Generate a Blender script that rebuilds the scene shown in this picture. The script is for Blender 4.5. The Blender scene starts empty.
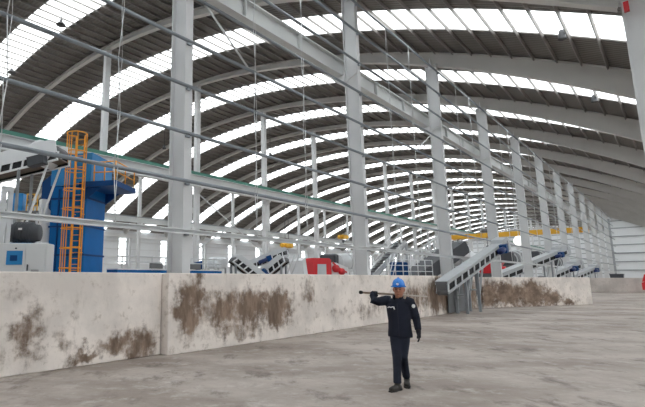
import bpy, bmesh, math, random
from mathutils import Vector, Matrix

random.seed(7)
V = Vector
SC = bpy.context.scene
COL = SC.collection

# ------------------------------------------------------------------ camera, sky, exposure
IW, IH = 645, 407
FPX, YAW, PITCH, CX, EYE = 449.6, math.radians(45.02), math.radians(9.437), 225.5, 1.7
cam_d = bpy.data.cameras.new('camera')
cam = bpy.data.objects.new('camera', cam_d)
COL.objects.link(cam)
SC.camera = cam
cam_d.sensor_fit = 'HORIZONTAL'
cam_d.sensor_width = 36.0
cam_d.lens = FPX / IW * 36.0
cam_d.shift_x = (IW / 2 - CX) / IW
cam_d.clip_end = 600
cam.location = (0, 0, EYE)
cam.rotation_euler = (math.pi / 2 + PITCH, 0, YAW)

world = bpy.data.worlds.new('sky')
SC.world = world
world.use_nodes = True
wn = world.node_tree
bg = wn.nodes['Background']
bg.inputs['Color'].default_value = (0.985, 0.985, 1.0, 1)      # even white overcast
bg.inputs['Strength'].default_value = 2.3

vs = SC.view_settings
vs.view_transform = 'Standard'
vs.look = 'None'
vs.gamma = 1.0
vs.use_curve_mapping = False
vs.exposure = 1.05

# rays of the photograph, used to find where real things stand
_f = V((-math.sin(YAW) * math.cos(PITCH), math.cos(YAW) * math.cos(PITCH), math.sin(PITCH)))
_r = V((math.cos(YAW), math.sin(YAW), 0))
_u = _r.cross(_f)
CAM = V((0, 0, EYE))
def at(x, y, d):
    return CAM + (_f + _r * ((x - CX) / FPX) - _u * ((y - IH / 2) / FPX)) * d
def on_x(x, y, X):
    q = at(x, y, 1) - CAM
    return CAM + q * (X / q.x)

# ------------------------------------------------------------------ materials
MATS = {}
def mat(name, col, rough=0.6, metal=0.0, var=0.0, scale=3.0, bump=0.0, bscale=60.0, spec=0.4):
    m = bpy.data.materials.new(name)
    m.use_nodes = True
    nt = m.node_tree
    b = nt.nodes['Principled BSDF']
    b.inputs['Base Color'].default_value = (*col, 1)
    b.inputs['Roughness'].default_value = rough
    b.inputs['Metallic'].default_value = metal
    b.inputs['Specular IOR Level'].default_value = spec
    if var > 0 or bump > 0:
        geo = nt.nodes.new('ShaderNodeNewGeometry')
        if var > 0:
            n = nt.nodes.new('ShaderNodeTexNoise')
            n.inputs['Scale'].default_value = scale
            n.inputs['Detail'].default_value = 6
            nt.links.new(geo.outputs['Position'], n.inputs['Vector'])
            mx = nt.nodes.new('ShaderNodeMix'); mx.data_type = 'RGBA'
            mx.inputs[6].default_value = (*[c * (1 - var) for c in col], 1)
            mx.inputs[7].default_value = (*[min(1, c * (1 + var)) for c in col], 1)
            nt.links.new(n.outputs['Fac'], mx.inputs[0])
            nt.links.new(mx.outputs[2], b.inputs['Base Color'])
        if bump > 0:
            n2 = nt.nodes.new('ShaderNodeTexNoise')
            n2.inputs['Scale'].default_value = bscale
            nt.links.new(geo.outputs['Position'], n2.inputs['Vector'])
            bp = nt.nodes.new('ShaderNodeBump')
            bp.inputs['Strength'].default_value = bump
            nt.links.new(n2.outputs['Fac'], bp.inputs['Height'])
            nt.links.new(bp.outputs['Normal'], b.inputs['Normal'])
    MATS[name] = m
    return m

mat('column_paint', (0.66, 0.67, 0.68), 0.5, var=0.10, scale=1.2)
mat('rib_paint', (0.60, 0.59, 0.57), 0.55, var=0.10, scale=0.8)
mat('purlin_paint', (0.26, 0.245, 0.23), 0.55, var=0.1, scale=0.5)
mat('rail_galv', (0.27, 0.30, 0.33), 0.35, 0.3, var=0.12, scale=2.0)
mat('rail_white', (0.72, 0.74, 0.75), 0.45, var=0.08, scale=2.0)
mat('beam_grey', (0.62, 0.64, 0.64), 0.5, var=0.08, scale=0.9)
mat('beam_green', (0.07, 0.22, 0.17), 0.5, var=0.15, scale=2.0)
mat('rod_steel', (0.68, 0.70, 0.71), 0.4, 0.2)
mat('cladding_white', (0.80, 0.82, 0.84), 0.55, var=0.05, scale=0.5)
mat('girt_grey', (0.36, 0.38, 0.40), 0.6)
mat('girt_light', (0.74, 0.75, 0.76), 0.6)
mat('blue_paint', (0.003, 0.135, 0.42), 0.5, var=0.15, scale=1.5, spec=0.2)
mat('blue_dark', (0.006, 0.055, 0.19), 0.5, var=0.15, scale=2.0, spec=0.2)
mat('blue_bright', (0.02, 0.22, 0.52), 0.35)
mat('blue_motor', (0.02, 0.04, 0.15), 0.4)
mat('orange_paint', (0.86, 0.36, 0.03), 0.45, var=0.1, scale=5.0)
mat('yellow_paint', (0.82, 0.45, 0.04), 0.45, var=0.06)
mat('machine_grey', (0.60, 0.62, 0.64), 0.45, var=0.1, scale=2.0)
mat('conveyor_grey', (0.44, 0.46, 0.48), 0.45, var=0.1, scale=2.0)
mat('leg_grey', (0.28, 0.30, 0.32), 0.5, var=0.1)
mat('machine_white', (0.78, 0.80, 0.82), 0.4, var=0.05, scale=2.0)
mat('cabinet_grey', (0.66, 0.67, 0.68), 0.45, var=0.04)
mat('machine_dark', (0.06, 0.065, 0.075), 0.5, var=0.2, scale=3.0)
mat('black_rubber', (0.018, 0.018, 0.02), 0.7)
mat('grey_dark', (0.16, 0.165, 0.175), 0.55, var=0.15, scale=2.0)
mat('belt_brown', (0.16, 0.13, 0.11), 0.8, var=0.3, scale=4.0)
mat('red_paint', (0.66, 0.03, 0.04), 0.35, var=0.08, scale=2.0)
mat('glass_dark', (0.03, 0.035, 0.04), 0.08, spec=0.6)
mat('glass_pale', (0.55, 0.6, 0.63), 0.15)
mat('lamp_grey', (0.05, 0.05, 0.055), 0.5)
mat('white_plastic', (0.85, 0.86, 0.86), 0.4)
mg = mat('lamp_globe', (0.9, 0.9, 0.88), 0.4); mg.node_tree.nodes['Principled BSDF'].inputs['Emission Color'].default_value = (1, 0.98, 0.95, 1); mg.node_tree.nodes['Principled BSDF'].inputs['Emission Strength'].default_value = 0.6
mat('navy_cloth', (0.010, 0.013, 0.026), 0.85, var=0.3, scale=14.0, bump=0.25, bscale=30)
mat('trouser_cloth', (0.013, 0.017, 0.032), 0.85, var=0.3, scale=14.0, bump=0.25, bscale=30)
mat('boot_leather', (0.035, 0.031, 0.028), 0.6, var=0.3, scale=25)
mat('boot_sole', (0.02, 0.019, 0.018), 0.7)
mat('glove_cloth', (0.02, 0.02, 0.025), 0.85)
mat('skin', (0.42, 0.19, 0.12), 0.55, var=0.12, scale=20)
mat('hair_black', (0.012, 0.01, 0.01), 0.6)
mat('helmet_blue', (0.03, 0.22, 0.70), 0.25)
mat('tool_grip', (0.30, 0.22, 0.16), 0.6)
mat('pole_steel', (0.55, 0.50, 0.45), 0.4, 0.3)

# thin translucent roof light: lets the sky through
m = bpy.data.materials.new('skylight_sheet'); m.use_nodes = True
nt = m.node_tree; nt.nodes.clear()
o = nt.nodes.new('ShaderNodeOutputMaterial'); t = nt.nodes.new('ShaderNodeBsdfTransparent'); tl = nt.nodes.new('ShaderNodeBsdfTranslucent'); mx = nt.nodes.new('ShaderNodeMixShader')
t.inputs[0].default_value = (0.95, 0.97, 0.97, 1); tl.inputs[0].default_value = (0.9, 0.93, 0.93, 1)
mx.inputs[0].default_value = 0.35
nt.links.new(t.outputs[0], mx.inputs[1]); nt.links.new(tl.outputs[0], mx.inputs[2]); nt.links.new(mx.outputs[0], o.inputs[0])
MATS['skylight_sheet'] = m

# corrugated roof sheet, seen from below
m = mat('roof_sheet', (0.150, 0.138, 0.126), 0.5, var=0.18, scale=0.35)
nt = m.node_tree
geo = nt.nodes.new('ShaderNodeNewGeometry'); wv = nt.nodes.new('ShaderNodeTexWave'); wv.bands_direction = 'Y'
wv.inputs['Scale'].default_value = 1.3; bp = nt.nodes.new('ShaderNodeBump'); bp.inputs['Strength'].default_value = 0.6; bp.inputs['Distance'].default_value = 0.05
nt.links.new(geo.outputs['Position'], wv.inputs['Vector']); nt.links.new(wv.outputs['Fac'], bp.inputs['Height'])
nt.links.new(bp.outputs['Normal'], nt.nodes['Principled BSDF'].inputs['Normal'])

def node_noise(nt, vec, scale, detail=6, rough=0.6, sc3=None):
    if sc3:
        mp = nt.nodes.new('ShaderNodeMapping')
        mp.inputs['Scale'].default_value = sc3
        if len(sc3) and isinstance(vec, tuple): pass
        nt.links.new(vec, mp.inputs['Vector']); vec = mp.outputs['Vector']
    n = nt.nodes.new('ShaderNodeTexNoise')
    n.inputs['Scale'].default_value = scale; n.inputs['Detail'].default_value = detail; n.inputs['Roughness'].default_value = rough
    nt.links.new(vec, n.inputs['Vector'])
    return n.outputs['Fac']
def node_range(nt, v, a, b, c=0.0, d=1.0):
    n = nt.nodes.new('ShaderNodeMapRange'); n.interpolation_type = 'SMOOTHSTEP'
    for i, x in enumerate((a, b, c, d)): n.inputs[1 + i].default_value = x
    nt.links.new(v, n.inputs[0]); return n.outputs[0]
def node_math(nt, op, a, b):
    n = nt.nodes.new('ShaderNodeMath'); n.operation = op
    for i, x in enumerate((a, b)):
        if isinstance(x, (int, float)): n.inputs[i].default_value = x
        else: nt.links.new(x, n.inputs[i])
    return n.outputs[0]
def node_mix(nt, fac, a, b):
    n = nt.nodes.new('ShaderNodeMix'); n.data_type = 'RGBA'
    for i, x in ((0, fac), (6, a), (7, b)):
        if isinstance(x, (int, float)): n.inputs[i].default_value = x
        elif isinstance(x, tuple): n.inputs[i].default_value = (*x, 1)
        else: nt.links.new(x, n.inputs[i])
    return n.outputs[2]

def wall_mat(name, blobs, base=(0.84, 0.77, 0.715), sk=(3.6, 3.6, 1.1)):
    m = bpy.data.materials.new(name); m.use_nodes = True
    nt = m.node_tree; b = nt.nodes['Principled BSDF']
    b.inputs['Roughness'].default_value = 0.85; b.inputs['Specular IOR Level'].default_value = 0.2
    pos = nt.nodes.new('ShaderNodeNewGeometry').outputs['Position']
    big = node_noise(nt, pos, 0.9, 6)
    fine = node_noise(nt, pos, 5.0, 8, 0.7)
    streak = node_noise(nt, pos, 1.0, 7, 0.7, sk)
    c = node_mix(nt, node_range(nt, big, 0.35, 0.7), tuple(x * 1.08 for x in base), tuple(x * 0.84 for x in base))
    c = node_mix(nt, node_range(nt, fine, 0.53, 0.70, 0, 0.6), c, (0.46, 0.385, 0.32))
    c = node_mix(nt, node_range(nt, streak, 0.56, 0.75, 0, 0.45), c, (0.40, 0.34, 0.28))
    # placed soil marks: centre (y, z), size (y, z), strength; edges broken up by noise
    total = None
    w1 = nt.nodes.new('ShaderNodeTexNoise'); w1.inputs['Scale'].default_value = 1.3; w1.inputs['Detail'].default_value = 5; w1.inputs['Roughness'].default_value = 0.65
    nt.links.new(pos, w1.inputs['Vector'])
    wsub = nt.nodes.new('ShaderNodeVectorMath'); wsub.operation = 'MULTIPLY_ADD'; wsub.inputs[1].default_value = (1.5, 1.5, 1.5); wsub.inputs[2].default_value = (-0.75, -0.75, -0.75)
    nt.links.new(w1.outputs['Color'], wsub.inputs[0])
    wpos = nt.nodes.new('ShaderNodeVectorMath'); wpos.operation = 'ADD'; nt.links.new(pos, wpos.inputs[0]); nt.links.new(wsub.outputs[0], wpos.inputs[1])
    for (yc, zc, ry, rz, st) in blobs:
        sub = nt.nodes.new('ShaderNodeVectorMath'); sub.operation = 'SUBTRACT'; sub.inputs[1].default_value = (0, yc, zc)
        nt.links.new(wpos.outputs[0], sub.inputs[0])
        mul = nt.nodes.new('ShaderNodeVectorMath'); mul.operation = 'MULTIPLY'; mul.inputs[1].default_value = (0, 1 / ry, 1 / rz)
        nt.links.new(sub.outputs[0], mul.inputs[0])
        ln = nt.nodes.new('ShaderNodeVectorMath'); ln.operation = 'LENGTH'; nt.links.new(mul.outputs[0], ln.inputs[0])
        v = node_range(nt, ln.outputs['Value'], 1.7, 0.2, 0, st)
        total = v if total is None else node_math(nt, 'MAXIMUM', total, v)
    if total is not None:
        k = node_math(nt, 'ADD', node_math(nt, 'MULTIPLY', streak, 0.65), node_math(nt, 'MULTIPLY', fine, 0.95))
        k = node_range(nt, node_math(nt, 'ADD', node_math(nt, 'MULTIPLY', total, 0.75), k), 0.92, 1.52, 0, 0.94)
        soil = node_mix(nt, node_range(nt, streak, 0.35, 0.65), (0.31, 0.215, 0.155), (0.13, 0.083, 0.056))
        c = node_mix(nt, k, c, soil)
    nt.links.new(c, b.inputs['Base Color'])
    bp = nt.nodes.new('ShaderNodeBump'); bp.inputs['Strength'].default_value = 0.35; bp.inputs['Distance'].default_value = 0.03
    nt.links.new(fine, bp.inputs['Height']); nt.links.new(bp.outputs['Normal'], b.inputs['Normal'])
    MATS[name] = m

wall_mat('concrete_a', [(3.55, 0.70, 0.30, 0.5, 0.75), (5.3, 0.36, 0.45, 0.28, 1.0), (4.6, 0.22, 0.4, 0.16, 0.9), (6.0, 0.3, 0.4, 0.4, 0.9), (4.2, 0.6, 0.2, 0.4, 0.5), (2.7, 0.3, 0.5, 0.3, 0.5), (3.2, 1.4, 0.3, 0.3, 0.35)])
wall_mat('concrete_b', [(7.25, 1.45, 0.40, 0.45, 1.0), (7.0, 0.8, 0.40, 0.6, 1.15), (8.2, 0.9, 0.9, 0.5, 1.0), (9.4, 0.9, 0.8, 0.5, 1.1), (10.4, 0.9, 0.6, 0.55, 1.15), (8.6, 0.35, 1.2, 0.2, 0.7), (8.9, 0.9, 2.3, 0.55, 0.8), (11.9, 1.25, 0.4, 0.4, 0.65), (13.5, 0.5, 1.0, 0.25, 0.45), (15.5, 0.6, 1.2, 0.3, 0.5), (19.5, 0.8, 1.8, 0.7, 0.8), (22.5, 0.9, 2.0, 0.8, 1.1), (24.6, 0.7, 1.6, 1.1, 1.2), (27.5, 0.7, 2.4, 1.0, 1.2)])
wall_mat('concrete_c', [(29.9, 0.8, 0.9, 0.8, 1.1), (31.4, 0.75, 1.3, 0.75, 1.25), (33.2, 0.75, 1.3, 0.75, 1.2), (34.8, 0.5, 1.0, 0.5, 1.1), (36.2, 0.25, 1.0, 0.28, 0.9), (33.0, 0.1, 4.0, 0.16, 0.8)], sk=(1.6, 1.6, 2.2))
wall_mat('concrete_far', [], (0.68, 0.63, 0.59))

# floor: worn, driven-over concrete
m = bpy.data.materials.new('floor_concrete'); m.use_nodes = True
nt = m.node_tree; b = nt.nodes['Principled BSDF']; b.inputs['Specular IOR Level'].default_value = 0.35
pos = nt.nodes.new('ShaderNodeNewGeometry').outputs['Position']
rot = nt.nodes.new('ShaderNodeMapping'); rot.inputs['Rotation'].default_value = (0, 0, math.radians(-38)); nt.links.new(pos, rot.inputs['Vector'])
rv = rot.outputs['Vector']
n1 = node_noise(nt, rv, 0.40, 7, 0.62, (0.7, 1.2, 1)); n2 = node_noise(nt, rv, 2.2, 9, 0.75, (0.9, 1.1, 1)); n3 = node_noise(nt, pos, 7.0, 8, 0.75)
n4 = node_noise(nt, rv, 1.0, 9, 0.72, (1.25, 0.8, 1))
rot2 = nt.nodes.new('ShaderNodeMapping'); rot2.inputs['Rotation'].default_value = (0, 0, math.radians(25)); nt.links.new(pos, rot2.inputs['Vector'])
n5 = node_noise(nt, rot2.outputs['Vector'], 1.5, 9, 0.74, (1.2, 0.9, 1))
c = node_mix(nt, node_range(nt, n1, 0.36, 0.64), (0.30, 0.248, 0.215), (0.49, 0.432, 0.392))
c = node_mix(nt, node_range(nt, n2, 0.50, 0.70, 0, 0.8), c, (0.57, 0.53, 0.495))
c = node_mix(nt, node_range(nt, n5, 0.56, 0.70, 0, 0.7), c, (0.60, 0.56, 0.53))
c = node_mix(nt, node_range(nt, n4, 0.52, 0.66, 0, 0.8), c, (0.17, 0.138, 0.12))
c = node_mix(nt, node_range(nt, n3, 0.52, 0.76, 0, 0.6), c, (0.20, 0.175, 0.155))
nt.links.new(c, b.inputs['Base Color'])
nt.links.new(node_range(nt, n2, 0.3, 0.7, 0.55, 0.85), b.inputs['Roughness'])
bp = nt.nodes.new('ShaderNodeBump'); bp.inputs['Strength'].default_value = 0.3; bp.inputs['Distance'].default_value = 0.03
nt.links.new(n2, bp.inputs['Height']); nt.links.new(bp.outputs['Normal'], b.inputs['Normal'])
MATS['floor_concrete'] = m

# ------------------------------------------------------------------ mesh helpers
class MB:
    def __init__(s): s.v = []; s.f = []; s.sm = []
    def add(s, vs_, fs, sm=False):
        o = len(s.v); s.v += [V(p) for p in vs_]
        s.f += [tuple(i + o for i in f) for f in fs]; s.sm += [sm] * len(fs)
        return s
    def box(s, c, size, ax=None):
        c = V(c); hx, hy, hz = (q / 2 for q in size)
        X, Y, Z = ax if ax else (V((1, 0, 0)), V((0, 1, 0)), V((0, 0, 1)))
        p = [c + X * (hx * a) + Y * (hy * b_) + Z * (hz * d) for a, b_, d in
             ((-1, -1, -1), (1, -1, -1), (1, 1, -1), (-1, 1, -1), (-1, -1, 1), (1, -1, 1), (1, 1, 1), (-1, 1, 1))]
        return s.add(p, [(0, 3, 2, 1), (4, 5, 6, 7), (0, 1, 5, 4), (1, 2, 6, 5), (2, 3, 7, 6), (3, 0, 4, 7)])
    def chbox(s, c, size, ch=0.02, ax=None):
        """box with chamfered edges along its first two axes"""
        c = V(c); hx, hy, hz = (q / 2 for q in size)
        X, Y, Z = ax if ax else (V((1, 0, 0)), V((0, 1, 0)), V((0, 0, 1)))
        def ring(z, k): 
            a, b_ = hx - k, hy - k
            return [(-a + ch, -b_), (a - ch, -b_), (a, -b_ + ch), (a, b_ - ch), (a - ch, b_), (-a + ch, b_), (-a, b_ - ch), (-a, -b_ + ch)]
        vs_ = []
        for z, k in ((-hz, ch), (-hz + ch, 0), (hz - ch, 0), (hz, ch)):
            vs_ += [c + X * x + Y * y + Z * z for x, y in ring(z, k)]
        fs = [tuple(range(7, -1, -1)), tuple(range(24, 32))]
        for r_ in range(3):
            for i in range(8): fs.append((r_ * 8 + i, r_ * 8 + (i + 1) % 8, r_ * 8 + 8 + (i + 1) % 8, r_ * 8 + 8 + i))
        return s.add(vs_, fs)
    def beam(s, p0, p1, w, h, up=(0, 0, 1)):
        p0, p1 = V(p0), V(p1); d = p1 - p0; L = d.length; d = d / L
        up = V(up)
        if abs(d.dot(up)) > 0.98: up = V((0, 1, 0))
        sd = d.cross(up).normalized(); u2 = sd.cross(d)
        return s.box((p0 + p1) / 2, (L, w, h), (d, sd, u2))
    def sweep(s, prof, pts, ups=None, closed=True, sm=False):
        """prof: list of (a,b) or per-point lists; swept along pts with side/up frames"""
        n = len(pts); rings = []
        for i in range(n):
            p = V(pts[i]); d = (V(pts[min(i + 1, n - 1)]) - V(pts[max(i - 1, 0)])).normalized()
            up = V(ups[i]) if ups else V((0, 0, 1))
            if abs(d.dot(up)) > 0.98: up = V((0, 1, 0))
            sd = d.cross(up).normalized(); u2 = sd.cross(d)
            pr = prof[i] if isinstance(prof[0], list) else prof
            rings.append([p + sd * a + u2 * b_ for a, b_ in pr])
        m_ = len(rings[0]); vs_ = [q for r_ in rings for q in r_]
        fs = [(i * m_ + j, i * m_ + (j + 1) % m_, (i + 1) * m_ + (j + 1) % m_, (i + 1) * m_ + j) for i in range(n - 1) for j in range(m_)]
        fs += [tuple(range(m_ - 1, -1, -1)), tuple(range((n - 1) * m_, n * m_))]
        return s.add(vs_, fs, sm)
    def tube(s, pts, r, n=8, sm=True, ref=None):
        """r: scalar, list, or list of (a,b) ellipse radii"""
        pts = [V(p) for p in pts]
        prof = []
        for i in range(len(pts)):
            ri = r[i] if isinstance(r, (list,)) else r
            a, b_ = ri if isinstance(ri, tuple) else (ri, ri)
            prof.append([(a * math.cos(t), b_ * math.sin(t)) for t in (2 * math.pi * k / n for k in range(n))])
        if ref is None:
            ds = [(pts[i + 1] - pts[i]).normalized() for i in range(len(pts) - 1)]
            ref = min((V((0, 0, 1)), V((0, 1, 0)), V((1, 0, 0)), V((0.7, 0.7, 0)), V((0.7, -0.7, 0)), V((0, 0.7, 0.7))), key=lambda c: max(abs(c.normalized().dot(d)) for d in ds) + (0 if c.z == 1 else 0.2))
        return s.sweep(prof, pts, ups=[ref] * len(pts), sm=sm)
    def prism(s, poly, o, ax, ay, ext):
        o, ax, ay, ext = V(o), V(ax), V(ay), V(ext); n = len(poly)
        a = [o + ax * x + ay * y for x, y in poly]
        return s.add(a + [p + ext for p in a], [tuple(range(n - 1, -1, -1)), tuple(range(n, 2 * n))] +
                     [(i, (i + 1) % n, n + (i + 1) % n, n + i) for i in range(n)])
    def lathe(s, prof, c, axis=(0, 0, 1), n=16, sm=True):
        c, axis = V(c), V(axis).normalized()
        a = axis.orthogonal().normalized(); b_ = axis.cross(a)
        vs_ = []
        for (r, z) in prof:
            for k in range(n):
                t = 2 * math.pi * k / n
                vs_.append(c + axis * z + (a * math.cos(t) + b_ * math.sin(t)) * max(r, 1e-4))
        fs = [(i * n + k, i * n + (k + 1) % n, (i + 1) * n + (k + 1) % n, (i + 1) * n + k) for i in range(len(prof) - 1) for k in range(n)]
        fs += [tuple(range(n - 1, -1, -1)), tuple(range((len(prof) - 1) * n, len(prof) * n))]
        return s.add(vs_, fs, sm)
    def mesh(s, name, mt, off=V((0, 0, 0))):
        me = bpy.data.meshes.new(name)
        me.from_pydata([p - off for p in s.v], [], s.f)
        me.polygons.foreach_set('use_smooth', s.sm)
        me.materials.append(MATS[mt])
        bm = bmesh.new(); bm.from_mesh(me); bmesh.ops.recalc_face_normals(bm, faces=bm.faces); bm.to_mesh(me); bm.free()
        return me
    def build(s, name, mt, parent=None, loc=None):
        off = V(parent.location) if parent else (V(loc) if loc is not None else V((0, 0, 0)))
        if parent and parent.parent: off = off + V(parent.parent.location)
        o = bpy.data.objects.new(name, s.mesh(name, mt, off))
        COL.objects.link(o); o.parent = parent
        if not parent: o.location = off
        return o

def tag(o, label=None, cat=None, group=None, kind=None):
    for k, v_ in (('label', label), ('category', cat), ('group', group), ('kind', kind)):
        if v_: o[k] = v_
    return o
def thing(name, loc, label=None, cat=None, group=None, kind=None):
    o = bpy.data.objects.new(name, None); COL.objects.link(o); o.location = loc
    o.empty_display_size = 0.2
    return tag(o, label, cat, group, kind)
def copy_tree(o, parent=None, dloc=None):
    c = o.copy(); COL.objects.link(c)
    if parent: c.parent = parent
    for ch in list(o.children): copy_tree(ch, c)
    if dloc is not None: c.location = V(o.location) + V(dloc)
    return c
def place_mesh(name, me, loc, parent=None, rot=None):
    o = bpy.data.objects.new(name, me); COL.objects.link(o)
    o.parent = parent; o.location = V(loc) - (V(parent.location) if parent else V((0, 0, 0)))
    if rot: o.rotation_euler = rot
    return o
ORD = ['first', 'second', 'third', 'fourth', 'fifth', 'sixth', 'seventh', 'eighth', 'ninth', 'tenth', 'eleventh', 'twelfth']
IPROF = lambda w, d, t: [(-w / 2, -d / 2), (w / 2, -d / 2), (w / 2, -d / 2 + t), (t / 2, -d / 2 + t), (t / 2, d / 2 - t), (w / 2, d / 2 - t), (w / 2, d / 2), (-w / 2, d / 2), (-w / 2, d / 2 - t), (-t / 2, d / 2 - t), (-t / 2, -d / 2 + t), (-w / 2, -d / 2 + t)]

# ------------------------------------------------------------------ the hall
S, T0 = 9.478, 7.35
YK = lambda k: T0 + k * S
XC = -36.0
X_ROW, X_MID, X_INNER = -9.06, -30.0, -53.0
Y_BACK, Y_END = YK(-2), YK(12)
KF = 20; Y_FAR = YK(KF)          # the part behind the front columns runs on to here
R_ROOF, Z_ROOF = 72.5, 20.28
R_RIB, Z_RIB = 67.6, 19.75
def z_roof(x): return Z_ROOF - R_ROOF + math.sqrt(R_ROOF ** 2 - (x - XC) ** 2)
def z_rib(x): return Z_RIB - R_RIB + math.sqrt(R_RIB ** 2 - (x - XC) ** 2)

fl = MB().box((0, 92, -0.15), (152, 214, 0.3)).build('floor', 'floor_concrete')
tag(fl, kind='structure')

ceiling = thing('ceiling', (XC, 0, 0), kind='structure')
# arch ribs: I-section that deepens towards the eaves
N = 56; xs = [-0.15 - (71.7) * i / N for i in range(N + 1)]
pts, profs, ups = [], [], []
for x in xs:
    zt, zb = z_roof(x) - 0.17, z_rib(x)
    pts.append((x, 0, (zt + zb) / 2)); d = zt - zb; w, t_ = 0.34, 0.035
    profs.append(IPROF(w, d, t_)); ups.append((0, 0, 1))
rib_me = MB().sweep(profs, pts, ups).mesh('arch_rib', 'rib_paint', V((XC, 0, 0)))
for k in range(-2, KF + 1): place_mesh('arch_rib', rib_me, (XC, YK(k), 0), ceiling)
# purlins
th0 = math.asin((0.6 - XC) / R_ROOF); n_seg = 74; dth = 2 * th0 / n_seg
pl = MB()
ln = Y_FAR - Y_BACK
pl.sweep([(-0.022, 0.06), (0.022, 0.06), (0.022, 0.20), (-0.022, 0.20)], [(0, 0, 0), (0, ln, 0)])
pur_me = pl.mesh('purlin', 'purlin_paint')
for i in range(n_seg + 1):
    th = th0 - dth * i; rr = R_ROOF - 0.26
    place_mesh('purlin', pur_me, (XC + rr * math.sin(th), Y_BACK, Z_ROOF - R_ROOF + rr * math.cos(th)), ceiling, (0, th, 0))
# roof sheets between the roof lights
F0, F1 = 0.372, 0.64
def sheet(y0, y1):
    mb = MB(); nn = n_seg
    vs_ = []
    for i in range(nn + 1):
        th = th0 - dth * i
        for rr in (R_ROOF - 0.05, R_ROOF + 0.02):
            for y in (y0, y1): vs_.append((XC + rr * math.sin(th), y, Z_ROOF - R_ROOF + rr * math.cos(th)))
    fs = []
    for i in range(nn):
        a, c_ = i * 4, i * 4 + 4
        fs += [(a, a + 1, c_ + 1, c_), (a + 2, c_ + 2, c_ + 3, a + 3), (a, c_, c_ + 2, a + 2), (a + 1, a + 3, c_ + 3, c_ + 1)]
    fs += [(0, 2, 3, 1), (nn * 4, nn * 4 + 1, nn * 4 + 3, nn * 4 + 2)]
    return mb.add(vs_, fs, False)
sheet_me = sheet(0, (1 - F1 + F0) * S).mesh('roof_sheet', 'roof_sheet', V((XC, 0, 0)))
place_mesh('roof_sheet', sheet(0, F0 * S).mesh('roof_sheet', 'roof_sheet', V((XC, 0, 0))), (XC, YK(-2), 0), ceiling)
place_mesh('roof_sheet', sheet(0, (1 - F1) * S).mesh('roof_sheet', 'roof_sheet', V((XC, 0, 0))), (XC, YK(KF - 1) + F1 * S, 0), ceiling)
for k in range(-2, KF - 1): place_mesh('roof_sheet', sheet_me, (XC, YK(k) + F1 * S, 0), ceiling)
# roof light panes: the near bays pane by pane, the rest joined
hw = R_ROOF * math.tan(dth / 2) - 0.02; pw = (F1 - F0) * S
def pane(mb, th, y0):
    c = V((XC + R_ROOF * math.sin(th), y0 + pw / 2, Z_ROOF - R_ROOF + R_ROOF * math.cos(th)))
    mb.box(c, (2 * hw, pw, 0.02), (V((math.cos(th), 0, -math.sin(th))), V((0, 1, 0)), V((math.sin(th), 0, math.cos(th)))))
p1 = MB(); p1.box((0, 0, 0), (2 * hw, pw, 0.02)); pane_me = p1.mesh('skylight_pane', 'skylight_sheet')
rest = MB()
for k in range(-2, KF):
    y0 = YK(k) + F0 * S
    for i in range(n_seg):
        th = th0 - dth * (i + 0.5)
        if 0 <= k <= 3:
            place_mesh('skylight_pane', pane_me, (XC + R_ROOF * math.sin(th), y0 + pw / 2, Z_ROOF - R_ROOF + R_ROOF * math.cos(th)), ceiling, (0, th, 0))
        else: pane(rest, th, y0)
tag(rest.build('skylight_panes', 'skylight_sheet', ceiling), kind='stuff')
# eave beam along the open side
MB().sweep(IPROF(0.3, 0.6, 0.04), [(0.0, Y_BACK, 10.02), (0.0, Y_END, 10.02)]).build('eave_beam', 'rib_paint', ceiling)

# the neighbouring vault over the open side, and the walls that close the building
VX = 72.5
for k in range(-2, 13): place_mesh('arch_rib', rib_me, (XC + VX, YK(k), 0), ceiling)
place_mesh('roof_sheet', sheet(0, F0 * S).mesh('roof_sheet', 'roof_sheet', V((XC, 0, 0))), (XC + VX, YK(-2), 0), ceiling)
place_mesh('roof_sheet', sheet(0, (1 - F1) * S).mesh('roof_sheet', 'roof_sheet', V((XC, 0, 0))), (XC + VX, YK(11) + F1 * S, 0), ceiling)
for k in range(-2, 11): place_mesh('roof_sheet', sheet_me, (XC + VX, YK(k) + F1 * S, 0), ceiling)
rest2 = MB()
for k in range(-2, 12):
    for i in range(n_seg): pane(rest2, th0 - dth * (i + 0.5), YK(k) + F0 * S)
rr_ = rest2.build('skylight_panes', 'skylight_sheet', ceiling); rr_.location.x += VX
tag(rr_, kind='stuff')
wr = MB().box((XC + VX + 36.9, (Y_BACK + Y_END) / 2, 5.15), (0.15, Y_END - Y_BACK, 10.3)).build('wall_right', 'cladding_white')
tag(wr, kind='structure')
wb = thing('wall_back', (0, Y_BACK, 0), kind='structure')
for dx in (0, VX):
    poly = [(0.6 + dx, 0)] + [(0.6 - 73.2 * i / 40 + dx, z_roof(0.6 - 73.2 * i / 40) - 0.06) for i in range(41)] + [(-72.6 + dx, 0)]
    MB().prism(poly, (0, Y_BACK - 0.3, 0), (1, 0, 0), (0, 0, 1), (0, 0.12, 0)).build('cladding', 'cladding_white', wb)

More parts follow.
